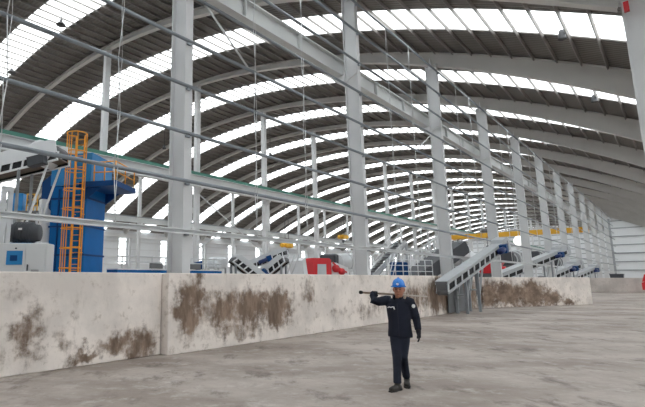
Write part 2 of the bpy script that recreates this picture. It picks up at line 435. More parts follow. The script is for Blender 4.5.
# left wall: cladding with a tall roof-light window in every bay
XL = -72.2
wall = thing('wall_left', (XL, 55, 0), kind='structure')
WZ0, WZ1, WW = 4.2, 9.0, 1.5
cl = MB(); cl.box((0, 0, 0), (0.12, S - WW - 0.02, 10.4)); cl_me = cl.mesh('cladding_panel', 'cladding_white')
lo = MB().box((0, 0, 0), (0.12, WW, WZ0)).mesh('cladding_panel', 'cladding_white')
hi = MB().box((0, 0, 0), (0.12, WW, 10.4 - WZ1)).mesh('cladding_panel', 'cladding_white')
wp = MB().box((0, 0, 0), (0.03, WW, WZ1 - WZ0)).mesh('window_pane', 'skylight_sheet')
for k in range(-2, KF):
    yc = YK(k)
    place_mesh('cladding_panel', cl_me, (XL, yc + S / 2, 5.2), wall)
    place_mesh('cladding_panel', lo, (XL, yc, WZ0 / 2), wall)
    place_mesh('cladding_panel', hi, (XL, yc, (10.4 + WZ1) / 2), wall)
    place_mesh('window_pane', wp, (XL, yc, (WZ0 + WZ1) / 2), wall)
for z in (1.2, 2.8, 4.2, 5.6, 7.0, 8.4, 9.2):
    MB().box((XL + 0.16, (Y_BACK + Y_FAR) / 2, z), (0.16, Y_FAR - Y_BACK, 0.18)).build('girt', 'girt_light', wall)
MB().box((XL + 0.75, (Y_BACK + Y_FAR) / 2, 9.45), (0.25, Y_FAR - Y_BACK, 0.7)).build('eave_beam', 'girt_light', wall)
for k in range(-2, KF + 1):
    MB().sweep(IPROF(0.3, 0.4, 0.03), [(XL + 0.45, YK(k) + 1.3, 0), (XL + 0.45, YK(k) + 1.3, z_rib(XL + 0.8) - 0.05)]).build('wall_post', 'column_paint', wall)

# end walls: the near one beside the open floor, the far one behind the front columns
endw = thing('wall_end', (-4, Y_END, 0), kind='structure')
poly = [(0.6, 0)] + [(0.6 - 10.0 * i / 10, z_roof(0.6 - 10.0 * i / 10) - 0.06) for i in range(11)] + [(-9.4, 0)]
MB().prism(poly, (0, Y_END + 0.2, 0), (1, 0, 0), (0, 0, 1), (0, 0.12, 0)).build('cladding', 'cladding_white', endw)
full = [(0.6, 0)] + [(0.6 - 73.2 * i / 40, z_roof(0.6 - 73.2 * i / 40) - 0.06) for i in range(41)] + [(-72.6, 0)]
MB().prism([(x + VX, z) for x, z in full], (0, Y_END + 0.21, 0), (1, 0, 0), (0, 0, 1), (0, 0.12, 0)).build('cladding', 'cladding_white', endw)
for j, z in enumerate((1.6, 3.3, 5.0, 6.7, 8.4, 10.1, 11.8, 13.3)):
    x1 = min(0.4, XC + math.sqrt(max(0.0, R_ROOF ** 2 - (z + 0.5 - Z_ROOF + R_ROOF) ** 2)))
    MB().box(((-9.2 + x1) / 2, Y_END + 0.1, z), (x1 + 9.2, 0.16, 0.26 if z == 6.7 else 0.18)).build('girt', 'girt_grey', endw)
MB().sweep(IPROF(0.25, 0.3, 0.03), [(-2.2, Y_END - 0.1, 0), (-2.2, Y_END - 0.1, z_rib(-2.2) - 0.05)]).build('wall_post', 'column_paint', endw)
MB().box((-9.3, Y_END + 0.1, 6.9), (0.35, 0.3, 13.8)).build('corner_post', 'girt_grey', endw)
farw = thing('wall_far', (XC, Y_FAR, 0), kind='structure')
MB().prism(full, (0, Y_FAR + 0.2, 0), (1, 0, 0), (0, 0, 1), (0, 0.12, 0)).build('cladding', 'cladding_white', farw)
for z in (1.6, 3.3, 5.0, 6.7, 8.4, 10.1, 11.8, 13.5, 15.2, 16.9):
    dx = math.sqrt(max(0.0, R_ROOF ** 2 - (z + 0.5 - Z_ROOF + R_ROOF) ** 2))
    x0, x1 = max(-72, XC - dx), min(0.4, XC + dx)
    MB().box(((x0 + x1) / 2, Y_FAR + 0.1, z), (x1 - x0, 0.16, 0.22)).build('girt', 'girt_grey', farw)
for x in (-15, -22, -37, -45, -53):
    MB().sweep(IPROF(0.25, 0.3, 0.03), [(x, Y_FAR - 0.1, 0), (x, Y_FAR - 0.1, z_rib(x) - 0.05)]).build('wall_post', 'column_paint', farw)
# partition that closes the far part against the yard
pt = MB().box((-9.3, (Y_END + Y_FAR) / 2 + 0.3, 6.9), (0.12, Y_FAR - Y_END - 0.2, 13.8)).build('wall_partition', 'cladding_white')
tag(pt, kind='structure')

# ------------------------------------------------------------------ steel columns
HPROF = lambda w, d, t: [(b_, a_) for a_, b_ in IPROF(d, w, t)]
BPROF = lambda w, d, t: [(-w / 2, -d / 2), (w / 2, -d / 2), (w / 2, d / 2), (-w / 2, d / 2)]
def steel_column(x, k, w, d, t_, top, names, bracket_z=None, side=-1, mt='column_paint', prof=BPROF):
    y = YK(k)
    o = thing('steel_column', (x, y, 0), names, 'column')
    MB().sweep(prof(w, d, t_), [(x, y, 0.03), (x, y, top)]).build('shaft', mt, o)
    MB().box((x, y, 0.015), (w + 0.04, d + 0.16, 0.03)).build('base_plate', mt, o)
    MB().box((x, y, top + 0.012), (w + 0.1, d + 0.04, 0.024)).build('cap_plate', mt, o)
    if bracket_z:
        MB().prism([(0, 0), (side * 0.55, 0), (side * 0.55, -0.12), (0, -0.55)], (x + side * w / 2, y - 0.15, bracket_z), (1, 0, 0), (0, 0, 1), (0, 0.3, 0)).build('bracket', mt, o)
    return o
ROW_N = ['nearest', 'second', 'third', 'fourth', 'fifth', 'sixth', 'seventh', 'eighth', 'ninth', 'tenth', 'eleventh', 'twelfth', 'thirteenth', 'fourteenth', 'fifteenth', 'sixteenth', 'seventeenth', 'eighteenth', 'nineteenth', 'twentieth']
BEAM_Z = 10.45
for k in range(0, 12):
    lab = f'{ROW_N[k]} tall grey H-section column from the left in the front row behind the concrete wall'
    if k == 0: lab = 'nearest and widest grey H-section column, leftmost of the front row behind the concrete wall'
    o = steel_column(X_ROW, k, 0.62, 0.26, 0.035, z_rib(X_ROW) - 0.06, lab, BEAM_Z, -1, prof=HPROF)
    o['group'] = 'front row of columns'
    if k < 5:
        MB().beam((X_ROW - 0.31, YK(k) - 0.142, BEAM_Z - 0.35), (X_ROW + 0.31, YK(k) - 0.142, BEAM_Z - 0.1), 0.02, 0.1, (0, 1, 0)).build('strap', 'column_paint', o)
        MB().prism([(-0.1, 0), (0.1, 0), (0.0, 0.75)], (X_ROW, YK(k) - 0.20, z_rib(X_ROW) - 0.3), (1, 0, 0), (0, 0, 1), (0, 0.06, 0)).build('gusset', 'machine_white', o)
for k in range(1, KF):
    o = steel_column(X_MID, k, 0.42, 0.42, 0.04, z_rib(X_MID) - 0.05, f'slender grey column in the middle row behind the green-topped beam, {ROW_N[k - 1]} from the left', 9.70, 1)
    o['group'] = 'middle row of columns'
for k in range(3, KF):
    o = steel_column(X_INNER, k, 0.40, 0.40, 0.04, z_rib(X_INNER) - 0.05, f'far slender grey column in the rear row near the left wall, {ROW_N[k - 3]} from the left', 9.30, 1)
    o['group'] = 'rear row of columns'
for k in (1, 3, 5, 7, 9, 11):
    lab = 'pale grey column at the open right side, cut by the top right corner' if k == 1 else f'pale grey column on the open right side, {ORD[k // 2]} from the camera'
    o = steel_column(0.0, k, 0.66, 0.30, 0.05, 9.68, lab, mt='column_paint', prof=HPROF)
    o['group'] = 'open side columns'
    if k == 1:
        MB().box((-0.22, YK(k) - 0.21, 9.45), (0.12, 0.1, 0.3)).build('junction_box', 'red_paint', o)

# runway beams
for (x, z0, z1, w, lab, nm) in ((-9.62, BEAM_Z, BEAM_Z + 0.74, 0.34, 'deep pale grey runway beam carried high on the front columns', 'a'), (-29.42, 9.70, 10.72, 0.42, 'long grey runway beam with a green top running behind the front columns', 'b'), (-52.4, 9.30, 10.0, 0.36, 'distant pale runway beam on the rear columns near the left wall', 'c')):
    YE = Y_END if nm == 'a' else Y_FAR
    o = thing('runway_beam', (x, 50, z0), lab, 'beam')
    MB().sweep(IPROF(w, z1 - z0, 0.05), [(x, Y_BACK, (z0 + z1) / 2), (x, YE - 0.3, (z0 + z1) / 2)]).build('girder', 'beam_grey', o)
    MB().box((x, (Y_BACK + YE) / 2, z1 + (0.14 if nm == 'b' else 0.07)), (w * 0.9 if nm == 'b' else 0.08, YE - Y_BACK - 0.4, 0.28 if nm == 'b' else 0.14)).build('rail', 'beam_green' if nm == 'b' else 'rail_galv', o)
    for k in range(-1, 12):
        if nm == 'a':
            for f_ in (0.33, 0.66):
                MB().box((x, YK(k) + S * f_, (z0 + z1) / 2), (w * 0.9, 0.03, z1 - z0 - 0.1)).build('stiffener', 'beam_grey', o)

# ------------------------------------------------------------------ horizontal rails on the front columns
X_RAIL = X_ROW + 0.31 + 0.065
zs = [2.90, 4.25, 5.57, 6.92, 8.26, 9.70, 11.10, 12.58, 14.0]
names = ['lowest', 'second lowest', 'third lowest', 'fourth lowest', 'fifth lowest', 'fourth highest', 'third highest', 'second highest', 'topmost']
RZ = []
for i, z in enumerate(zs):
    z2 = 1.7 + (z - 1.7) * (-X_RAIL) / 8.99; RZ.append(z2)
    w = 0.14 if i == 0 else 0.09
    lab = 'thick white rail, lowest of the horizontal rails along the front columns' if i == 0 else f'thin grey steel rail along the front columns, {names[i]} of the horizontal rails'
    o = thing('wall_rail', (X_RAIL, 50, z2), lab, 'rail', 'rails along the front columns')
    if i == 0:
        MB().sweep([(-0.06, -0.06), (0.06, -0.06), (0.06, -0.03), (-0.03, -0.03), (-0.03, 0.035), (0.06, 0.035), (0.06, 0.06), (-0.06, 0.06)], [(X_RAIL, Y_BACK, z2), (X_RAIL, Y_END - 0.3, z2)]).build('bar', 'rail_white', o)
    else:
        MB().tube([(X_RAIL, Y_BACK, z2), (X_RAIL, Y_END - 0.3, z2)], 0.048, 10).build('bar', 'rail_galv', o)
    for k in range(0, 6):
        MB().box((X_RAIL - 0.02, YK(k) - 0.05, z2 - 0.075), (0.08, 0.12, 0.05)).build('cleat', 'rail_galv', o)
# sag rods: pairs of thin rods that tie the rails together
for k in range(-1, 7):
    for j, f_ in enumerate((0.27, 0.54) if k >= 0 else (0.51, 0.77)):
        y = YK(k) + S * f_
        if k == -1: lab = f'pair of thin vertical sag rods left of the nearest front column, {"farther from" if j == 0 else "closer to"} it'
        else: lab = f'pair of thin sag rods between the {ROW_N[k]} and {ROW_N[k + 1]} front columns, closer to the {ROW_N[k + j]}'
        o = thing('sag_rod', (X_RAIL, y, RZ[0 if k < 4 else 1]), lab, 'rod', 'sag rods of the rails')
        for i in range(0 if k < 4 else 1, len(RZ) - 1):
            sgn = 1 if i % 2 else -1
            MB().tube([(X_RAIL + 0.055, y - 0.05 * sgn, RZ[i] + 0.02), (X_RAIL + 0.055, y + 0.05 * sgn, RZ[i + 1] - 0.02)], 0.012, 6).build('rod', 'rod_steel', o)
            MB().tube([(X_RAIL + 0.085, y + 0.03 * sgn, RZ[i] + 0.02), (X_RAIL + 0.085, y - 0.03 * sgn, RZ[i + 1] - 0.02)], 0.008, 6).build('rod', 'rod_steel', o)
# diagonal braces
def brace(pa, pb, r, lab):
    pa, pb = V(pa), V(pb)
    o = MB().tube([pa, pb], r, 8).build('diagonal_brace', 'rod_steel', None, (pa + pb) / 2)
    tag(o, lab, 'brace', 'diagonal braces')
XB = X_RAIL - 0.06
brace((XB, 7.95, RZ[5]), (XB, 9.85, RZ[4]), 0.03, 'slanting steel brace just right of the nearest front column, near the top')
brace((XB, 24.6, RZ[5]), (XB, 22.3, RZ[4]), 0.03, 'short slanting brace left of the third front column')
brace((XB, 30.5, RZ[4]), (XB, 27.3, RZ[3]), 0.035, 'slanting brace right of the third front column, halfway up')
brace((X_MID - 0.1, YK(2) + 0.24, 9.3), (X_MID - 0.1, YK(3) - 0.24, 4.3), 0.06, 'long falling diagonal brace seen under the green-topped beam')
brace((X_MID + 0.1, YK(2) + 0.24, 4.3), (X_MID + 0.1, YK(3) - 0.24, 9.3), 0.06, 'rising diagonal brace crossing another under the green-topped beam')

# pendant lamps
def pendant(x, y, drop, lab, r=0.22):
    zt = z_roof(x) - 0.06
    o = thing('pendant_lamp', (x, y, zt - drop), lab, 'lamp', 'pendant lamps under the roof')
    MB().tube([(x, y, zt), (x, y, zt - drop + 0.3)], 0.03, 6).build('cable', 'lamp_grey', o)
    MB().lathe([(0.05, 0.42), (0.10, 0.40), (0.12, 0.25), (r, 0.02), (r, 0), (r * 0.85, 0.0)], (x, y, zt - drop - 0.05), n=14).build('shade', 'lamp_grey', o)
pendant(-28.5, YK(0) + 0.52 * S, 0.7, 'dark lamp against the first bright roof strip, upper one', 0.33)
pendant(-39.3, YK(0) + 0.58 * S, 0.7, 'dark lamp against the first bright roof strip, lower one at far left', 0.36)
pendant(-24.5, YK(2) + 0.2 * S, 3.6, 'dark lamp on a long cable right of the nearest front column')
pendant(-2.35, YK(1) + 0.56 * S, 0.4, 'dark lamp under the roof strip at the upper right', 0.15)
pendant(-2.3, YK(2) + 0.56 * S, 0.4, 'dark lamp under the second roof strip at the right', 0.15)
pendant(-34.5, YK(1) + 0.3 * S, 3.2, 'dark lamp on a cable above the orange ladder')
pendant(-40.0, YK(2) + 0.4 * S, 3.8, 'dark lamp on a cable above the blue tower platform')
pendant(-33.0, YK(3) + 0.5 * S, 4.0, 'dark lamp on a cable left of the slender middle column')

# ------------------------------------------------------------------ low concrete walls
def push_wall(poly, h, mt, lab, name='push_wall'):
    c = V((sum(p[0] for p in poly) / len(poly), sum(p[1] for p in poly) / len(poly), 0))
    o = MB().prism(poly, (0, 0, 0.0), (1, 0, 0), (0, 1, 0), (0, 0, h)).build(name, mt, None, c)
    bv = o.modifiers.new('edge', 'BEVEL'); bv.width = 0.025; bv.segments = 2
    return tag(o, lab, 'wall', 'low concrete walls')
push_wall([(-8.50, -9.0), (-8.50, 6.42), (-8.73, 6.42), (-8.73, -9.0)], 1.82, 'concrete_a', 'pale stained concrete wall section in front of the blue tower, at the left')
push_wall([(-8.28, 6.44), (-8.22, 12.2), (-8.73, 12.2), (-8.73, 6.44)], 1.82, 'concrete_b', 'concrete wall section with large brown soil marks below the nearest column')
push_wall([(-8.26, 12.23), (-8.20, 24.3), (-8.73, 24.3), (-8.73, 12.23)], 1.82, 'concrete_b', 'concrete wall section behind the walking worker')
push_wall([(-8.62, 24.33), (-8.62, 29.4), (-8.73, 29.4), (-8.73, 24.33)], 1.80, 'concrete_b', 'recessed stained concrete wall under the nearest wall-side conveyor')
push_wall([(-8.28, 29.43), (-4.30, 38.4), (-4.62, 38.55), (-8.60, 29.6)], 1.76, 'concrete_c', 'slanting concrete wall with a brown soil band, right of the nearest conveyor')
push_wall([(-8.75, 73.0), (6, 73.0), (6, 73.4), (-8.75, 73.4)], 1.75, 'concrete_far', 'distant grey low wall across the hall at the right')

# ------------------------------------------------------------------ belt conveyors
def conveyor(lab, p0, p1, w=0.9, n_roll=9, motor=True, legs=(), h=0.55, hood=True, cover=False, group='belt conveyors', mt='conveyor_grey', belt='belt_brown', roll='machine_white', ground=0.0):
    p0, p1 = V(p0), V(p1)
    o = thing('belt_conveyor', (p0.x, p0.y, ground), lab, 'conveyor', group)
    d = (p1 - p0); L = d.length; d.normalize()
    sd = d.cross(V((0, 0, 1))).normalized(); up = sd.cross(d)
    Q = lambda a, s_, u_: p0 + d * a + sd * s_ + up * u_
    for s_ in (-1, 1):
        MB().prism([(0, 0.40), (L, 0.40), (L, h + 0.25), (L - 0.3, h + 0.32), (0.25, h + 0.32), (0, h + 0.15)], Q(0, s_ * w / 2, 0), d, up, sd * (0.05 * s_)).build('side_panel', mt, o)
        MB().beam(Q(0, s_ * (w / 2 + 0.02), 0.03), Q(L, s_ * (w / 2 + 0.02), 0.03), 0.08, 0.09, up).build('lower_chord', mt, o)
        for i in range(n_roll + 1):
            a = 0.05 + (L - 0.1) * i / n_roll
            MB().beam(Q(a, s_ * (w / 2 + 0.02), 0.06), Q(a + 0.12, s_ * (w / 2 + 0.02), 0.42), 0.05, 0.09, d).build('roller_post', roll, o)
    MB().beam(Q(0.1, 0, h), Q(L - 0.05, 0, h), w - 0.06, 0.03, up).build('belt', belt, o)
    MB().beam(Q(0.1, 0, 0.16), Q(L - 0.05, 0, 0.16), w - 0.12, 0.05, up).build('return_belt', belt, o)
    for a in (0.12, L - 0.12):
        MB().tube([Q(a, -w / 2 + 0.02, h - 0.18), Q(a, w / 2 - 0.02, h - 0.18)], 0.17, 12).build('drum', 'grey_dark', o)
    for s_ in (-1, 1):
        MB().beam(Q(0.05, s_ * (w / 2 - 0.04), 0.23), Q(L - 0.05, s_ * (w / 2 - 0.04), 0.23), 0.02, 0.38, up).build('slot_backing', 'black_rubber', o)  # black backing strips added inside both sides so the slots come out dark
    if cover: MB().box(Q(0.0, 0, h * 0.5 + 0.15), (0.04, w, h + 0.3), (d, sd, up)).build('tail_plate', 'grey_dark', o)
    if cover: MB().beam(Q(0.0, 0, h + 0.30), Q(L - 0.5, 0, h + 0.30), w + 0.06, 0.03, up).build('cover', mt, o)
    if motor:
        mo = MB().tube([Q(L - 2.7, w / 2 + 0.24, 0.32), Q(L - 1.95, w / 2 + 0.24, 0.32)], 0.17, 12).build('motor', 'blue_motor', o)
        MB().box(Q(L - 1.75, w / 2 + 0.22, 0.33), (0.4, 0.4, 0.48), (d, sd, up)).build('gearbox', 'blue_dark', o)
    if hood:
        MB().prism([(L - 1.3, h + 0.34), (L - 1.1, h + 0.52), (L + 0.1, h + 0.52), (L + 0.5, h + 0.2), (L + 0.5, -0.1), (L + 0.05, -0.1), (L + 0.05, h + 0.3)], Q(0, -w / 2 - 0.08, 0), d, up, sd * (w + 0.16)).build('hood', mt, o)
    for a in legs:
        for s_ in (-1, 1):
            q = Q(a, s_ * (w / 2), 0)
            MB().beam((q.x, q.y, ground), (q.x, q.y, q.z), 0.12, 0.12).build('leg', 'leg_grey', o)
            b_ = Q(a + min(1.5, q.z * 0.5), s_ * (w / 2), 0)
            MB().beam((q.x, q.y, ground + max(0.2, (q.z - ground) * 0.35)), b_, 0.08, 0.08).build('strut', mt, o)
        q0, q1 = Q(a, -w / 2, 0), Q(a, w / 2, 0)
        zc = ground + (q0.z - ground) * 0.55
        MB().beam((q0.x, q0.y, zc), (q1.x, q1.y, zc), 0.07, 0.07).build('cross_bar', mt, o)
    return o

c1 = conveyor('nearest wall-side belt conveyor rising over the concrete wall, with blue motor', (-7.72, 21.6, 1.02), (-7.72, 32.4, 3.50), 0.46, 11, True, (2.5, 4.5), h=0.24, cover=True, group='wall-side conveyors')
MB().prism([(0, 0), (2.6, 0), (2.2, 1.45), (0.2, 1.0)], (-8.12, 23.2, 0.05), (0, 1, 0), (0, 0, 1), (0.06, 0, 0)).build('dust_plate', 'grey_dark', c1)
conveyor('second wall-side belt conveyor, rising behind the slanting concrete wall', (-11.2, 44.0, 1.35), (-7.9, 55.0, 4.0), 0.7, 10, True, (3.0, 8.5), h=0.4, cover=True, group='wall-side conveyors')
conveyor('third wall-side belt conveyor, smaller in the distance', (-10.0, 55.6, 1.2), (-7.9, 62.5, 2.8), 0.7, 8, True, (2.0, 5.5), h=0.4, cover=True, group='wall-side conveyors')
conveyor('farthest wall-side belt conveyor beside the distant low wall', (-9.6, 65.7, 1.1), (-8.0, 78.0, 2.65), 0.7, 9, True, (2.5, 10.5), h=0.4, cover=True, group='wall-side conveyors')

# conveyor feeding the tower, at the upper left
pf0, pf1 = at(-60, 193, 22.3), at(64, 163, 21.6)
fc = conveyor('pale inclined conveyor feeding the top of the blue tower at the left', pf0, pf1, 1.1, 11, False, (1.0, 4.6), h=0.75, hood=False, group='conveyors at the blue tower', mt='machine_white')
d_ = (pf1 - pf0).normalized(); s_ = d_.cross(V((0, 0, 1))).normalized(); u_ = s_.cross(d_)
MB().tube([pf1 - d_ * 0.9 - s_ * 0.55 + u_ * 0.62, pf1 - d_ * 0.9 + s_ * 0.55 + u_ * 0.62], 0.6, 20).build('head_hood', 'machine_white', fc)
MB().box(pf1 - d_ * 0.9 + s_ * 0.8 + u_ * 0.1, (0.8, 0.4, 0.45), (d_, s_, u_)).build('motor', 'machine_dark', fc)
# V of two conveyors and one more beyond them
conveyor('pale conveyor of a crossing pair, sloping down to the right behind the wall', at(230, 262, 31), at(266, 290, 31.5), 1.0, 7, False, (0.3,), group='crossing conveyors', hood=False, h=0.45, mt='machine_grey')
conveyor('pale conveyor of a crossing pair, sloping up to the right with blue motor', at(252, 291, 34.2), at(288, 262, 33.2), 1.0, 7, True, (3.2,), group='crossing conveyors', hood=False, h=0.45, mt='machine_grey')
conveyor('rear pale conveyor rising to the right behind the crossing pair', at(245, 272, 38.2), at(287, 255, 38.9), 1.0, 8, True, (2.5,), group='crossing conveyors', hood=False, h=0.45, mt='machine_grey')
# small drive at the head of the left one
p = at(217, 263, 31.5)
o = thing('conveyor_drive', (p.x, p.y, 0), 'pale grey drive unit with dark blue motor left of the crossing conveyors', 'machine')
MB().chbox(p, (1.2, 0.9, 0.8), 0.12).build('housing', 'machine_white', o)
MB().tube([p + V((-0.9, -0.5, -0.1)), p + V((-1.3, -0.9, -0.25))], 0.3, 12).build('motor', 'blue_dark', o)
for dx in (-0.5, 0.5):
    for dy in (-0.35, 0.35): MB().beam((p.x + dx, p.y + dy, 0), (p.x + dx, p.y + dy, p.z - 0.35), 0.1, 0.1).build('leg', 'machine_grey', o)
# flat blue conveyor with handrail between tower and V
a, b = at(112, 268, 24.6), at(216, 268.5, 30); a.z = b.z = 1.95
o = thing('flat_conveyor', (a.x, a.y, 0), 'long low blue conveyor with a pale handrail right of the blue tower', 'conveyor')
dd = (b - a).normalized(); sd = dd.cross(V((0, 0, 1))); L = (b - a).length
MB().beam(a, b, 1.1, 0.42).build('frame', 'blue_paint', o)
MB().beam(a + V((0, 0, 0.24)), b + V((0, 0, 0.24)), 1.2, 0.06).build('edge_strip', 'machine_white', o)
for zz in (0.65, 0.95): MB().tube([a + sd * 0.55 + V((0, 0, zz)), b + sd * 0.55 + V((0, 0, zz))], 0.035, 6).build('handrail', 'machine_grey', o)
for i in range(8):
    q = a + dd * (L * (i + 0.3) / 8)
    MB().beam(q + sd * 0.55 + V((0, 0, 0.2)), q + sd * 0.55 + V((0, 0, 1.0)), 0.05, 0.05).build('rail_post', 'machine_grey', o)
    for s2 in (-0.45, 0.45): MB().beam((q + sd * s2).xy.to_3d(), q + sd * s2 + V((0, 0, -0.2)), 0.1, 0.1).build('leg', 'blue_dark', o)
for i in (2, 5):
    q = a + dd * (L * (i + 0.5) / 8) + sd * 0.7 + V((0, 0, 0.45))
    MB().box(q, (0.8, 0.2, 0.3), (dd, sd, V((0, 0, 1)))).build('control_box', 'grey_dark', o)

# ------------------------------------------------------------------ blue tower with caged ladder
tc = at(77, 240, 24.6); tc.z = 0
ang = math.radians(32); TX = V((math.cos(ang), math.sin(ang), 0)); TY = V((-math.sin(ang), math.cos(ang), 0)); TZ = V((0, 0, 1)); AX = (TX, TY, TZ)
tower = thing('separator_tower', tc, 'tall blue steel tower with an orange caged ladder, at the left', 'machine')
T = lambda x, y, z: tc + TX * x + TY * y + V((0, 0, z))
MB().chbox(T(0.0, 0, 3.35), (2.1, 2.1, 6.5), 0.04, AX).build('body', 'blue_paint', tower)
MB().prism([(-1.05, 6.6), (1.3, 6.6), (1.35, 8.3), (-0.65, 8.3), (-1.05, 7.9)], T(0, -1.15, 0), TX, TZ, TY * 2.3).build('head_box', 'blue_bright', tower)
MB().prism([(-1.05, 5.2), (-1.05, 7.4), (-1.75, 6.9), (-1.75, 5.9)], T(0, -0.9, 0), TX, TZ, TY * 1.8).build('inlet_box', 'blue_dark', tower)
for z in (1.4, 2.9, 4.4, 5.9):
    MB().box(T(0.0, 0, z), (2.18, 2.18, 0.10), AX).build('flange_band', 'blue_dark', tower)
for x in (-0.55, 0.75): MB().box(T(x, -1.07, 3.3), (0.07, 0.06, 6.2), AX).build('stiffener', 'blue_dark', tower)
MB().prism([(-0.2, 5.75), (0.85, 6.5), (-0.2, 6.5)], T(1.15, -1.1, 0), TX, TZ, TY * 0.06).build('gusset', 'blue_dark', tower)
MB().prism([(-0.2, 5.75), (0.85, 6.5), (-0.2, 6.5)], T(1.15, 1.0, 0), TX, TZ, TY * 0.06).build('gusset', 'blue_dark', tower)
MB().box(T(1.75, 0, 6.58), (2.1, 2.5, 0.28), AX).build('platform', 'blue_dark', tower)
MB().beam(T(-1.2, -0.9, 0.1), T(-1.5, -0.9, 5.9), 0.35, 0.5).build('duct', 'machine_white', tower)
gr = bpy.data.objects.new('guard_rail', None); COL.objects.link(gr); gr.parent = tower
for (x, y) in ((1.5, -1.15), (2.1, -1.15), (2.72, -1.15), (2.72, 0), (2.72, 1.15)):
    MB().tube([T(x, y, 6.7), T(x, y, 7.75)], 0.035, 6).build('post', 'orange_paint', gr)
for z in (7.2, 7.75):
    MB().tube([T(1.45, -1.15, z), T(2.72, -1.15, z), T(2.72, 1.15, z)], 0.035, 6).build('bar', 'orange_paint', gr)
cl_ = bpy.data.objects.new('caged_ladder', None); COL.objects.link(cl_); cl_.parent = tower
ly = -1.34; lx = 0.72
for x in (-0.25, 0.25):
    MB().beam(T(lx + x, ly, 0.3), T(lx + x, ly, 9.2), 0.07, 0.07).build('stile', 'orange_paint', cl_)
for i in range(29):
    z = 0.6 + i * 0.3
    MB().tube([T(lx - 0.25, ly, z), T(lx + 0.25, ly, z)], 0.02, 6).build('rung', 'orange_paint', cl_)
arc = [(-0.25, 0.0), (-0.52, -0.25), (-0.50, -0.55), (-0.30, -0.78), (0, -0.85), (0.30, -0.78), (0.50, -0.55), (0.52, -0.25), (0.25, 0.0)]
for i in range(9):
    z = 1.2 + i * 1.0
    MB().tube([T(lx + x, ly + y, z) for x, y in arc], 0.032, 6).build('hoop', 'orange_paint', cl_)
for j in (1, 3, 4, 5, 7):
    x, y = arc[j]
    MB().beam(T(lx + x, ly + y, 1.2), T(lx + x, ly + y, 9.2), 0.06, 0.03).build('cage_bar', 'orange_paint', cl_)
for z in (1.0, 3.0, 5.0, 7.0):
    for x in (-0.25, 0.25): MB().beam(T(lx + x, ly, z), T(lx + x, -1.03, z), 0.04, 0.04).build('standoff', 'orange_paint', cl_)

# ------------------------------------------------------------------ control cabinet, drive unit, blue box platform
ca, cb = at(-14, 243, 13.0), at(47, 243, 13.0); ca.z = cb.z = 0
cx_ = (cb - ca).normalized(); cy_ = V((-cx_.y, cx_.x, 0)); wv_ = (cb - ca).length; CA = (cx_, cy_, TZ)
cab = thing('control_cabinet', (ca + cb) / 2, 'pale grey control cabinet with a blue screen panel at the left edge', 'cabinet')
mid = (ca + cb) / 2
MB().chbox(mid + cy_ * 0.3 + V((0, 0, 1.42)), (wv_, 0.6, 2.56), 0.02, CA).build('body', 'cabinet_grey', cab)
MB().box(mid + cy_ * 0.3 + V((0, 0, 0.07)), (wv_ - 0.05, 0.55, 0.14), CA).build('plinth', 'grey_dark', cab)
x47 = wv_
def cb_at(x, z): return ca + cx_ * x + V((0, 0, z))
px = lambda q: (q + 14) / 61 * wv_
for (x0, x1) in ((px(-12), px(26.5)), (px(27.5), px(46))):
    dr = MB().box(cb_at((x0 + x1) / 2, 1.42) - cy_ * 0.012, (x1 - x0, 0.024, 2.45), CA).build('door', 'cabinet_grey', cab)
    MB().box(cb_at(x0 + 0.06, 2.0) - cy_ * 0.035, (0.035, 0.03, 0.18), CA).build('handle', 'machine_dark', dr)
MB().box(cb_at(px(16), 2.28) - cy_ * 0.03, ((24 - 8) / 61 * wv_, 0.02, 0.40), CA).build('screen_panel', 'blue_bright', cab)
MB().box(cb_at(px(15.5), 2.27) - cy_ * 0.045, (0.2, 0.02, 0.16), CA).build('screen', 'blue_dark', cab)
for i in range(4): MB().box(cb_at(px(37), 1.84 + i * 0.03) - cy_ * 0.03, (0.22, 0.012, 0.015), CA).build('vent_slot', 'grey_dark', cab)
MB().lathe([(0.025, 0), (0.025, 0.03), (0.015, 0.035)], cb_at(px(17), 2.55) - cy_ * 0.02, -cy_, 10).build('lamp_button', 'machine_dark', cab)

p = at(25, 233, 18.5)
mt_ = thing('drive_motor', (p.x, p.y, 0), 'large black motor on a blue base above the control cabinet', 'motor')
MB().lathe([(0.25, -0.62), (0.36, -0.6), (0.38, -0.45), (0.42, -0.4), (0.42, 0.35), (0.36, 0.42), (0.34, 0.6), (0.2, 0.63)], p, _r, 20).build('housing', 'machine_dark', mt_)
for i in range(7):
    MB().lathe([(0.425, 0), (0.46, 0.005), (0.46, 0.03), (0.425, 0.035)], p + _r * (-0.36 + i * 0.11), _r, 20).build('cooling_rib', 'machine_dark', mt_)
MB().box(p - _f.xy.to_3d().normalized() * 0.46 + V((0, 0, 0.12)), (0.14, 0.02, 0.08), (_r, V((-_r.y, _r.x, 0)), TZ)).build('name_plate', 'white_plastic', mt_)
MB().box(p - V((0, 0, 0.52)), (0.85, 0.7, 0.18), (_r, V((-_r.y, _r.x, 0)), TZ)).build('base', 'blue_bright', mt_)
for sx in (-0.35, 0.35):
    for sy in (-0.28, 0.28):
        q = p + _r * sx + V((-_r.y, _r.x, 0)) * sy
        MB().beam((q.x, q.y, 0), (q.x, q.y, p.z - 0.61), 0.1, 0.1).build('leg', 'machine_grey', mt_)
q0 = at(4, 240, 17.5); q1 = at(10, 170, 21.5)
o = thing('support_frame', (q0.x, q0.y, 0), 'grey steel support posts with a slanting strut at the left edge', 'frame')
fr = [at(0, 240, 17.0), at(7, 240, 17.2)]
for q in fr: MB().beam((q.x, q.y, 0), (q.x, q.y, 5.2), 0.16, 0.16).build('post', 'machine_grey', o)
MB().beam((fr[0].x, fr[0].y, 3.0), (fr[1].x, fr[1].y, 4.6), 0.1, 0.1).build('strut', 'machine_grey', o)
